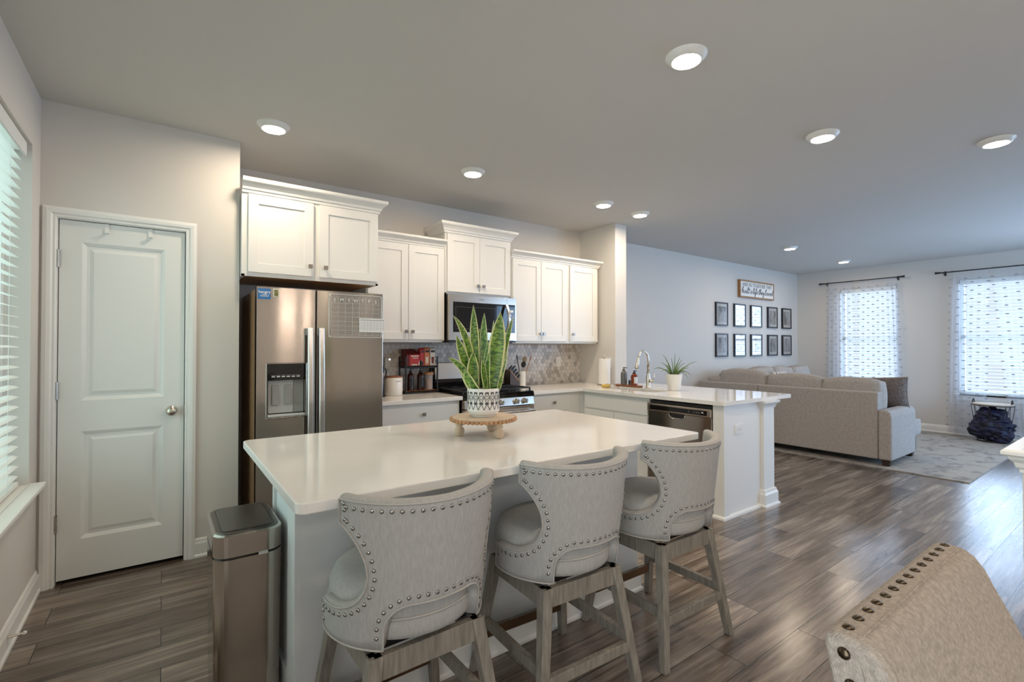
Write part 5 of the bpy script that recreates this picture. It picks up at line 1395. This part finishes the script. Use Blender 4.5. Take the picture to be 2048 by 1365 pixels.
    for i, p in enumerate(BP_):
        o = outward(i, BP_); ins.append((p[0] - o.x * 0.019, p[1] - o.y * 0.019, p))
    rows_ = (B(), B()); acc = 0.02; last = None
    for i in range(n + 1):
        q = ins[i % n]
        if last is not None:
            A, Cc = Vector((last[0] * 0.0044, last[1])), Vector((q[0] * 0.0044, q[1])); L_ = (Cc - A).length
            while acc < L_:
                f = acc / max(L_, 1e-9); tt = last[0] + (q[0] - last[0]) * f; zz = last[1] + (q[1] - last[1]) * f
                ok = not (last[2][1] < SB + 0.002 and q[2][1] < SB + 0.002) and zz > SB + 0.008
                if ok:
                    P0 = shell_P(tt, zz, 0); nn = (shell_P(tt + 1, zz, 0) - P0).cross(shell_P(tt, zz + 0.01, 0) - P0).normalized()
                    if nn.dot(Vector((P0.x, P0.y, 0))) < 0: nn = -nn
                    dome(rows_[1 if abs(tt) < 44 and zz < 0.69 else 0], P0 + nn * 0.0004, nn, 0.0066, 0.6, 8)
                acc += 0.0265
            acc -= L_
        last = q
    for q in rows_: obj('nailhead_trim', q, M_nail, sh, smooth=True, label='row of round pewter nailheads')
    return t
st = build_stool()
st.location = (0.638, 1.475, 0); st.rotation_euler = (0, 0, math.radians(1)); st['label'] = 'grey nailhead counter stool nearest the trash can'
dup(st, (1.272, 1.475, 0), math.radians(-3), 'middle grey nailhead counter stool')
dup(st, (1.912, 1.475, 0), math.radians(-1), 'grey nailhead counter stool nearest the peninsula')

# ------------------------------------------------------------------ trash can
tc = thing('trash_can', 'tall stainless trash can with black lid beside the island', 'trash can', (0.255, 2.06, 0))
tx0, tx1, ty0, ty1, TH = 0.140, 0.357, 1.895, 2.235, 0.695
lp2 = lambda ins, z, r=0.055: [(x, y, z) for x, y in rrect(tx0 + ins, tx1 - ins, ty0 + ins, ty1 - ins, max(0.01, r - ins), 7)]
obj('body', loft(B(), [lp2(0.006, 0.02), lp2(0.004, 0.3), lp2(0.0, TH - 0.085)]), mat('polished_steel', (0.46, 0.42, 0.38), 0.14, 1.0, aniso=0.95), tc, smooth=False)
obj('base', loft(B(), [lp2(0.008, 0.001), lp2(0.008, 0.02)]), M_black, tc)
obj('shadow_gap', loft(B(), [lp2(0.006, TH - 0.085), lp2(0.006, TH - 0.077)]), M_black, tc)
obj('lid_rim', loft(B(), [lp2(0.0, TH - 0.077), lp2(0.0, TH - 0.006), lp2(0.006, TH)]), MATS['polished_steel'], tc)
obj('lid_top', loft(B(), [lp2(0.010, TH + 0.0002), lp2(0.012, TH + 0.003)]), mat('dark_lid_rim', (0.10, 0.095, 0.085), 0.3, 0.6), tc)
obj('lid_gap', loft(B(), [lp2(0.024, TH + 0.003), lp2(0.024, TH + 0.0042)]), M_black, tc)
obj('lid_panel', loft(B(), [lp2(0.029, TH + 0.0040), lp2(0.031, TH + 0.0062)]), mat('lid_panel_black', (0.045, 0.042, 0.035), 0.22), tc)
obj('release_tab', bx(0.275, 0.305, ty0 - 0.006, ty0 + 0.004, TH - 0.086, TH - 0.076), M_lgray, tc, bevel=0.002)

# ------------------------------------------------------------------ dining chair in the foreground
dc = thing('dining_chair', 'oatmeal linen dining chair back with nailheads, cut by the corner of the photo', 'chair', (0.89, 0.0, 0))
cx0, cx1 = 0.660, 1.120
sec = [(0.262, 0.47), (0.262, 0.62), (0.264, 0.80), (0.263, 0.93), (0.262, 0.978), (0.258, 0.988), (0.250, 0.9935), (0.232, 0.9945), (0.216, 0.992), (0.204, 0.984), (0.194, 0.968), (0.184, 0.940), (0.168, 0.895), (0.152, 0.845), (0.136, 0.78), (0.122, 0.70), (0.112, 0.60), (0.108, 0.47)]
LEAN = lambda z: 0.22 * max(0.0, 0.985 - z)
sec = [(y - (LEAN(z) if y > 0.225 else LEAN(z) * 0.5), z) for y, z in sec]
bm = B(); xs = [cx0, cx0 + 0.004, cx0 + 0.012, cx0 + 0.1, (cx0 + cx1) / 2, cx1 - 0.1, cx1 - 0.012, cx1 - 0.004, cx1]
rows = []
for i, x in enumerate(xs):
    sh_ = {0: 0.93, 1: 0.975}.get(min(i, len(xs) - 1 - i), 1.0)
    row = []
    for y, z in sec:
        cy_ = 0.235 - LEAN(z) * 0.9 if z > 0.9 else 0.19 - LEAN(z) * 0.75
        zz = z if sh_ == 1 or z < 0.9 else z - (1 - sh_) * 0.10
        dy = (1 - sh_) * 0.06
        row.append(bm.verts.new((x, y - dy if y > cy_ else y + dy, zz)))
    rows.append(row)
for a, b in zip(rows, rows[1:]):
    m_ = len(sec)
    for i in range(m_): bm.faces.new((a[i], a[(i + 1) % m_], b[(i + 1) % m_], b[i]))
bm.faces.new(rows[0]); bm.faces.new(rows[-1])
obj('backrest', bm, M_linen, dc, smooth=False, bevel=0.004, angle=55)
bm = B(); tube(bm, [(cx0 - 0.0005, 0.222 - LEAN(0.60), 0.60), (cx0 - 0.0005, 0.222 - LEAN(0.80), 0.80), (cx0 - 0.0005, 0.222 - LEAN(0.95), 0.95), (cx0 + 0.003, 0.222, 0.984), (cx0 + 0.02, 0.222, 0.9936), (cx1 - 0.02, 0.222, 0.9936), (cx1 - 0.003, 0.222, 0.984), (cx1 + 0.0005, 0.222 - LEAN(0.95), 0.95), (cx1 + 0.0005, 0.222 - LEAN(0.80), 0.80)], 0.0016, 6)
obj('boxing_seam', bm, M_linen, dc)
bm = B(); bl_, br_ = B(), B()
for k_ in range(14):
    x = cx0 + 0.022 + (cx1 - cx0 - 0.044) * k_ / 13; dome(bm, (x, 0.240, 0.9940), (0, 0.06, 1), 0.0068, 0.6, 10)
for k_ in range(9):
    z = 0.972 - k_ * 0.034
    dome(bl_, (cx0, 0.240 - LEAN(z), z), (-1, 0.1, 0.0), 0.0075, 0.5, 12); dome(br_, (cx1, 0.240 - LEAN(z), z), (1, 0.1, 0.0), 0.0075, 0.5, 12)
for q in (bm, bl_, br_): obj('nailhead_trim', q, M_darknail, dc, smooth=True, label='antique bronze nailheads')
bm = B(); cushion(bm, (0.89, -0.19, 0.50), (0.235, 0.22, 0.045), 0.15); obj('seat', bm, M_linen, dc, smooth=True)
obj('seat_rail', bx(0.665, 1.115, -0.40, 0.15, 0.36, 0.475), M_linen, dc, bevel=0.006)
for x, y in ((0.690, -0.37), (1.090, -0.37), (0.690, 0.12), (1.090, 0.12)):
    obj('leg', hexa(B(), [(x - 0.015, y - 0.015, 0.001), (x + 0.015, y - 0.015, 0.001), (x + 0.015, y + 0.015, 0.001), (x - 0.015, y + 0.015, 0.001), (x - 0.022, y - 0.022, 0.36), (x + 0.022, y - 0.022, 0.36), (x + 0.022, y + 0.022, 0.36), (x - 0.022, y + 0.022, 0.36)]), M_darkwood, dc)

# ------------------------------------------------------------------ half wall at the right edge
hw = thing('half_wall', 'white-capped half wall at the right edge of the photo', 'half wall', (2.30, 0.2, 0))
hw['kind'] = 'structure'; del hw['category']
HC = 1.0; hx0, hx1, hy0, hy1 = 2.300, 4.6, 0.13, 0.305
obj('wall_body', bx(hx0, hx1, hy0, hy1, 0, HC - 0.012), M_wall, hw)
obj('wall_cap', sweep(B(), [(hx0, hy0), (hx1, hy0), (hx1, hy1), (hx0, hy1)][::1], [(-0.03, -0.002), (0.038, -0.002), (0.045, -0.008), (0.045, -0.018), (0.038, -0.024), (-0.03, -0.024)], lambda u, v, d: (u, v, HC + d), closed=True), M_trim, hw, smooth=False)
obj('cap_board', bx(hx0 - 0.0, hx1, hy0 - 0.0, hy1, HC - 0.02, HC - 0.0), M_trim, hw)
obj('cap_moulding', sweep(B(), [(hx0, hy0), (hx1, hy0), (hx1, hy1), (hx0, hy1)], [(0, -0.024), (0.030, -0.024), (0.028, -0.034), (0.018, -0.045), (0.014, -0.060), (0.006, -0.068), (0.006, -0.078), (0, -0.078)], lambda u, v, d: (u, v, HC + d), closed=True), M_trim, hw)

# ------------------------------------------------------------------ living room
bm = B(); box(bm, 6.375, 9.46, 1.205, 4.15, 0.0005, 0.010)
tag(obj('area_rug', bm, M_rug), 'pale distressed area rug under the sectional sofa', 'rug')
sf = thing('sectional_sofa', 'taupe fabric sectional sofa with its back to the kitchen', 'sofa', (7.0, 3.0, 0))
s0, sxb = 1.842, 6.45
zf = 0.082
bm = B(); box(bm, sxb + 0.03, 7.41, s0 + 0.03, 4.17, zf, 0.30); box(bm, 7.41, 9.30, 3.25, 4.17, zf, 0.30)
obj('base', bm, M_sofa, sf, bevel=0.012)
bm = B(); hexa(bm, [(sxb, 1.972, zf), (sxb + 0.24, 1.972, zf), (sxb + 0.24, 3.305, zf), (sxb, 3.305, zf), (sxb, 1.965, 0.825), (sxb + 0.14, 1.965, 0.825), (sxb + 0.14, 3.305, 0.825), (sxb, 3.305, 0.825)])
obj('back_panel', bm, M_sofa, sf, bevel=0.014)
bm = B(); hexa(bm, [(sxb, 3.309, zf), (sxb + 0.24, 3.309, zf), (sxb + 0.24, 4.19, zf), (sxb, 4.19, zf), (sxb, 3.309, 0.828), (sxb + 0.14, 3.309, 0.828), (sxb + 0.14, 4.19, 0.828), (sxb, 4.19, 0.828)])
obj('back_panel', bm, M_sofa, sf, bevel=0.014)
bm = B(); box(bm, sxb + 0.24, 9.30, 4.02, 4.19, zf, 0.80)
obj('back_panel', bm, M_sofa, sf, bevel=0.014)
# arm at the near end: rounded outer top edge
bm = B(); prism(bm, [(s0, zf), (s0, 0.56), (s0 + 0.008, 0.60), (s0 + 0.03, 0.625), (s0 + 0.06, 0.635), (1.968, 0.635), (1.968, zf)], lambda y, z: (sxb, y, z), lambda y, z: (7.28, y, z))
obj('arm', bm, M_sofa, sf, bevel=0.018)
bm = B(); box(bm, 9.30, 9.50, 3.22, 4.19, zf, 0.60); obj('arm', bm, M_sofa, sf, bevel=0.03)
for y0, y1 in ((2.07, 2.68), (2.69, 3.28)):
    obj('seat_cushion', cushion(B(), (7.13, (y0 + y1) / 2, 0.375), (0.44, (y1 - y0) / 2 + 0.004, 0.095), 0.14), M_sofa, sf, smooth=True)
# seat cushion nose that wraps in front of the arm
obj('seat_cushion_nose', cushion(B(), (7.43, 1.97, 0.355), (0.14, 0.115, 0.10), 0.25), M_sofa, sf, smooth=True)
obj('base_front', bx(7.28, 7.43, s0 + 0.03, 2.08, zf, 0.26), M_sofa, sf, bevel=0.012)
obj('seat_cushion', cushion(B(), (7.1, 3.66, 0.375), (0.44, 0.37, 0.09), 0.14), M_sofa, sf, smooth=True)
for x0, x1 in ((7.56, 8.4), (8.42, 9.28)):
    obj('seat_cushion', cushion(B(), ((x0 + x1) / 2, 3.62, 0.375), ((x1 - x0) / 2, 0.37, 0.09), 0.14), M_sofa, sf, smooth=True)
ry = lambda a: Matrix.Rotation(a, 3, 'Y')
rx = lambda a: Matrix.Rotation(a, 3, 'X')
# back cushions of the kitchen-side section
for y0, y1, zc in ((1.99, 2.62, 0.70), (2.60, 3.30, 0.715), (3.30, 3.98, 0.745)):
    obj('back_cushion', cushion(B(), (sxb + 0.29, (y0 + y1) / 2, zc), (0.13, (y1 - y0) / 2 + 0.02, 0.27), 0.36, ry(0.20), dent=0.012), M_sofa, sf, smooth=True)
obj('back_cushion', cushion(B(), (sxb + 0.27, 4.05, 0.70), (0.12, 0.12, 0.20), 0.5, ry(0.15), dent=0.01), M_sofa, sf, smooth=True)
# back cushions along the picture wall
for x0, x1, zc in ((6.75, 7.40, 0.76), (7.38, 8.05, 0.77), (8.03, 8.70, 0.765), (8.68, 9.32, 0.76)):
    obj('back_cushion', cushion(B(), ((x0 + x1) / 2, 3.92, zc), ((x1 - x0) / 2, 0.14, 0.24), 0.45, rx(-0.2), dent=0.02), M_sofa, sf, smooth=True)
for x, y in ((6.53, 1.91), (7.36, 1.93), (6.53, 3.2), (6.53, 4.10), (9.38, 3.3), (9.38, 4.10)):
    obj('foot', hexa(B(), [(x - 0.03, y - 0.03, 0.0105), (x + 0.03, y - 0.03, 0.0105), (x + 0.03, y + 0.03, 0.0105), (x - 0.03, y + 0.03, 0.0105), (x - 0.045, y - 0.045, zf), (x + 0.045, y - 0.045, zf), (x + 0.045, y + 0.045, zf), (x - 0.045, y + 0.045, zf)]), M_darkwood, sf)
def pillow(c, s, rot, m, label, piping=None):
    t = thing('throw_pillow', label, 'pillow', c, 'throw pillows on the sofa')
    bm = B(); n = 14; g = {}
    for sgn in (1, -1):
        for i in range(n + 1):
            for j in range(n + 1):
                u, v_ = i / n * 2 - 1, j / n * 2 - 1
                th_ = ((1 - u ** 4) * (1 - v_ ** 4)) ** 0.55 * s[2]
                pin = 1 - 0.06 * (1 - u * u) * v_ * v_ ; pin2 = 1 - 0.06 * (1 - v_ * v_) * u * u
                p = Vector((u * s[0] * pin2, sgn * th_, v_ * s[1] * pin))
                key = (i, j) if i in (0, n) or j in (0, n) else (i, j, sgn)
                if key not in g: g[key] = bm.verts.new(rot @ p + Vector(c))
        for i in range(n):
            for j in range(n):
                q = [g.get((a, b)) or g[(a, b, sgn)] for a, b in ((i, j), (i + 1, j), (i + 1, j + 1), (i, j + 1))]
                bm.faces.new(q)
    obj('cover', bm, m, t, smooth=True)
    if piping:
        ed = []
        for i in range(n): ed.append((i, 0))
        for j in range(n): ed.append((n, j))
        for i in range(n, 0, -1): ed.append((i, n))
        for j in range(n, 0, -1): ed.append((0, j))
        P = []
        for i, j in ed:
            u, v_ = i / n * 2 - 1, j / n * 2 - 1
            P.append(rot @ Vector((u * s[0] * (1 - 0.06 * (1 - v_ * v_) * u * u), 0, v_ * s[1] * (1 - 0.06 * (1 - u * u) * v_ * v_))) + Vector(c))
        obj('piping', tube(B(), P, 0.007, 6, closed=True), piping, t, smooth=True)
    return t
pillow((7.12, 2.15, 0.765), (0.28, 0.20, 0.10), Matrix.Rotation(math.radians(-78), 3, 'Z') @ Matrix.Rotation(math.radians(-14), 3, 'X') @ Matrix.Rotation(math.radians(-3), 3, 'Y'), M_pillowd, 'brown tweed throw pillow standing at the near sofa end', M_sofa)
m_pat = mat('branch_print', (0.74, 0.73, 0.72), 0.9)
N, L = nodes_of(m_pat); b_ = N['Principled BSDF']; tcn = N.new('ShaderNodeTexCoord'); vn = N.new('ShaderNodeTexWave'); vn.inputs['Scale'].default_value = 7; vn.inputs['Distortion'].default_value = 9; vn.inputs['Detail'].default_value = 3
rpn = N.new('ShaderNodeValToRGB'); rpn.color_ramp.elements[0].position = 0.20; rpn.color_ramp.elements[0].color = (0.13, 0.11, 0.10, 1); rpn.color_ramp.elements[1].position = 0.34; rpn.color_ramp.elements[1].color = (0.74, 0.73, 0.72, 1)
L.new(tcn.outputs['Object'], vn.inputs['Vector']); L.new(vn.outputs['Fac'], rpn.inputs[0]); L.new(rpn.outputs[0], b_.inputs['Base Color'])
pillow((8.05, 3.70, 0.745), (0.26, 0.22, 0.10), Matrix.Rotation(math.radians(8), 3, 'Z') @ Matrix.Rotation(math.radians(-28), 3, 'X'), m_pat, 'white throw pillow with dark branch print at the picture wall side')

# wire basket table with navy blanket
bt = thing('basket_table', 'round wire basket table with pale top by the far window', 'table', (9.40, 1.53, 0))
bc = (9.40, 1.53)
obj('table_top', lathe(B(), [(0.205, 0.522), (0.215, 0.526), (0.215, 0.538), (0.205, 0.542), (0.001, 0.542)], (bc[0], bc[1], 0), 40), M_lightwood, bt)
bm = B()
def ring(r, z, rad=0.004): tube(bm, [(bc[0] + r * math.cos(2 * PI * q / 36), bc[1] + r * math.sin(2 * PI * q / 36), z) for q in range(36)], rad, 6, closed=True)
ring(0.222, 0.518, 0.006); ring(0.165, 0.018, 0.005)
for q in range(16):
    a0_, a1_, a2_ = 2 * PI * q / 16, 2 * PI * (q + 1) / 16, 2 * PI * (q + 2) / 16
    P0 = Vector((bc[0] + 0.222 * math.cos(a0_), bc[1] + 0.222 * math.sin(a0_), 0.518)); P1 = Vector((bc[0] + 0.165 * math.cos(a1_ + 0.15), bc[1] + 0.165 * math.sin(a1_ + 0.15), 0.018)); P2 = Vector((bc[0] + 0.222 * math.cos(a2_), bc[1] + 0.222 * math.sin(a2_), 0.518))
    if q % 2 == 0: tube(bm, [P0, P1], 0.0032, 5); tube(bm, [P2, P1], 0.0032, 5)
obj('wire_basket', bm, M_blackmetal, bt)
for s in (-1, 1):
    y = bc[1] + s * 0.195
    obj('handle', tube(B(), [(bc[0] - 0.05, y, 0.520), (bc[0] - 0.048, y, 0.560), (bc[0] - 0.025, y, 0.592), (bc[0] + 0.0, y, 0.600), (bc[0] + 0.025, y, 0.592), (bc[0] + 0.048, y, 0.560), (bc[0] + 0.05, y, 0.520)], 0.006, 8), M_blackmetal, bt)
from mathutils import noise as mnoise
bm = B()
for c_, sc3, off in (((bc[0], bc[1], 0.225), (0.19, 0.205, 0.21), 0.0), ((bc[0] - 0.07, bc[1] - 0.10, 0.14), (0.12, 0.12, 0.125), 3.0), ((bc[0] - 0.05, bc[1] + 0.12, 0.19), (0.12, 0.11, 0.14), 7.0), ((bc[0] - 0.02, bc[1] + 0.01, 0.40), (0.15, 0.15, 0.085), 11.0)):
    q = bmesh.new(); bmesh.ops.create_icosphere(q, subdivisions=5, radius=1.0)
    for v in q.verts:
        n = v.co.normalized(); p = Vector((n.x * sc3[0], n.y * sc3[1], n.z * sc3[2]))
        d = abs(mnoise.noise(Vector((p.x * 9 + off, p.y * 8, p.z * 17)))) * 0.075 + mnoise.noise(Vector((p.x * 26, p.y * 24 + off, p.z * 34))) * 0.016 - 0.012
        p = p + n * d + Vector(c_); p.z = max(0.026, p.z); v.co = p
    me = bpy.data.meshes.new('tmp'); q.to_mesh(me); q.free(); bm.from_mesh(me); bpy.data.meshes.remove(me)
bl = obj('blanket', bm, M_navy, smooth=True)
tag(bl, 'navy blue plush blanket stuffed in the wire basket table', 'blanket')

# picture wall
def picture(x0, x1, z0, z1, label, seed):
    t = thing('picture_frame', label, 'picture', ((x0 + x1) / 2, YL, (z0 + z1) / 2), 'black framed photos on the living room wall')
    yf = YL - 0.030
    bm = panel(B(), FY(yf), x0, x1, z0, z1, 0.0295, [(x0 + 0.022, x1 - 0.022, z0 + 0.022, z1 - 0.022)], [(0.0, 0.012)])
    obj('frame', bm, M_frame, t)
    obj('mat_board', bx(x0 + 0.0225, x1 - 0.0225, yf + 0.0095, yf + 0.0115, z0 + 0.0225, z1 - 0.0225), M_paper, t)
    mx = 0.055
    obj('photo_print', bx(x0 + mx, x1 - mx, yf + 0.0085, yf + 0.0094, z0 + mx + 0.01, z1 - mx - 0.01), photo_mat(seed), t)
    obj('glass', bx(x0 + 0.0223, x1 - 0.0223, yf + 0.005, yf + 0.0065, z0 + 0.0223, z1 - 0.0223), M_pglass, t)
    return t
cols_ = [(6.998, 7.338), (7.532, 7.880), (8.055, 8.415), (8.630, 8.968), (9.155, 9.495)]
ords = ['first', 'second', 'third', 'fourth', 'fifth']
for r_, (z0, z1) in enumerate(((1.665, 2.040), (1.174, 1.546))):
    for c_, (x0, x1) in enumerate(cols_):
        end = {0: ', nearest the kitchen', 4: ', nearest the far corner'}.get(c_, ' from the kitchen')
        picture(x0, x1, z0, z1, 'black framed photo, %s of the %s row%s' % (ords[c_], ('upper', 'lower')[r_], end), r_ * 5 + c_ + 1)
sg = thing('wall_sign', 'white wood-framed sign with lettering above the framed photos', 'sign', (8.24, YL, 2.31))
sx0, sx1, sz0, sz1 = 7.672, 8.804, 2.155, 2.445
obj('frame', panel(B(), FY(YL - 0.045), sx0, sx1, sz0, sz1, 0.0445, [(sx0 + 0.022, sx1 - 0.022, sz0 + 0.022, sz1 - 0.022)], [(0.0, 0.012)]), M_signwood, sg)
obj('board', bx(sx0 + 0.0222, sx1 - 0.0222, YL - 0.040, YL - 0.0335, sz0 + 0.0222, sz1 - 0.0222), M_paper, sg)
bm = text(B(), 'AND SO TOGETHER THEY', 0.082, lambda x, y, d: ((sx0 + sx1) / 2 + x, YL - 0.0402 - d, 2.372 + y), spacing=1.0, bold=0.0025)
obj('lettering', bm, M_inkgrey, sg)
# handwritten line: strokes drawn as a continuous pen line
GL = {
 'b': [[(0, .5), (.12, 1.6), (.22, 1.75), (.2, 1.3), (.08, .3), (.14, 0), (.36, .05), (.46, .5), (.3, .75), (.12, .5)]],
 'u': [[(0, .75), (.05, .2), (.15, 0), (.32, .2), (.4, .75), (.4, .2), (.5, 0), (.6, .1)]],
 'i': [[(0, .4), (.1, .75), (.1, .15), (.2, 0), (.32, .2)], [(.11, 1.05), (.12, 1.12)]],
 'l': [[(0, .3), (.22, 1.3), (.18, 1.7), (.08, 1.5), (.06, .3), (.16, 0), (.32, .2)]],
 't': [[(.16, 1.45), (.1, .3), (.18, 0), (.32, .15)], [(-.04, 1.0), (.36, 1.06)]],
 'a': [[(.4, .7), (.2, .8), (.02, .4), (.14, .02), (.34, .3), (.42, .75), (.4, .15), (.55, .05)]],
 'f': [[(0, .3), (.24, 1.3), (.2, 1.7), (.1, 1.4), (.08, -.5), (.0, -.8), (-.04, -.5), (.16, .2), (.34, .4)]],
 'e': [[(0, .35), (.26, .5), (.26, .75), (.1, .7), (.04, .3), (.16, 0), (.36, .15)]],
 'h': [[(0, .3), (.2, 1.3), (.18, 1.65), (.08, 1.4), (.04, 0), (.14, .5), (.28, .72), (.36, .4), (.38, .05), (.5, .05)]],
 'y': [[(0, .75), (.06, .25), (.18, .1), (.36, .75), (.34, 0), (.2, -.75), (.04, -.6), (.3, 0), (.46, .3)]],
 'o': [[(.24, .75), (.04, .6), (.06, .1), (.26, 0), (.42, .4), (.3, .75), (.5, .65)]],
 'v': [[(0, .7), (.14, .0), (.34, .75), (.48, .6)]],
 'd': [[(.4, .7), (.2, .8), (.02, .4), (.14, .02), (.34, .3), (.48, 1.7), (.42, .2), (.56, .05)]],
 's': [[(0, .2), (.2, .8), (.26, .3), (.1, 0), (0, .1)]],
}
WD = {'b': .46, 'u': .55, 'i': .28, 'l': .28, 't': .32, 'a': .5, 'f': .3, 'e': .32, 'h': .46, 'y': .44, 'o': .46, 'v': .44, 'd': .52, ' ': .16}
bm = B(); line = 'built a life they loved'; tot = sum(WD.get(c, .3) for c in line); sc_ = (sx1 - sx0 - 0.10) / tot; x = sx0 + 0.05; hs = 0.062
for c in line:
    for st_ in GL.get(c, []):
        P = []
        for (a0_, b0_), (a1_, b1_) in zip(st_, st_[1:]):
            for q in range(3): P.append((a0_ + (a1_ - a0_) * q / 3, b0_ + (b1_ - b0_) * q / 3))
        P.append(st_[-1])
        tube(bm, [(x + (p[0] + 0.12 * p[1]) * sc_, YL - 0.0408, 2.228 + p[1] * hs) for p in P], 0.0042, 5)
    x += WD.get(c, .3) * sc_
obj('handwriting', bm, M_ink, sg)
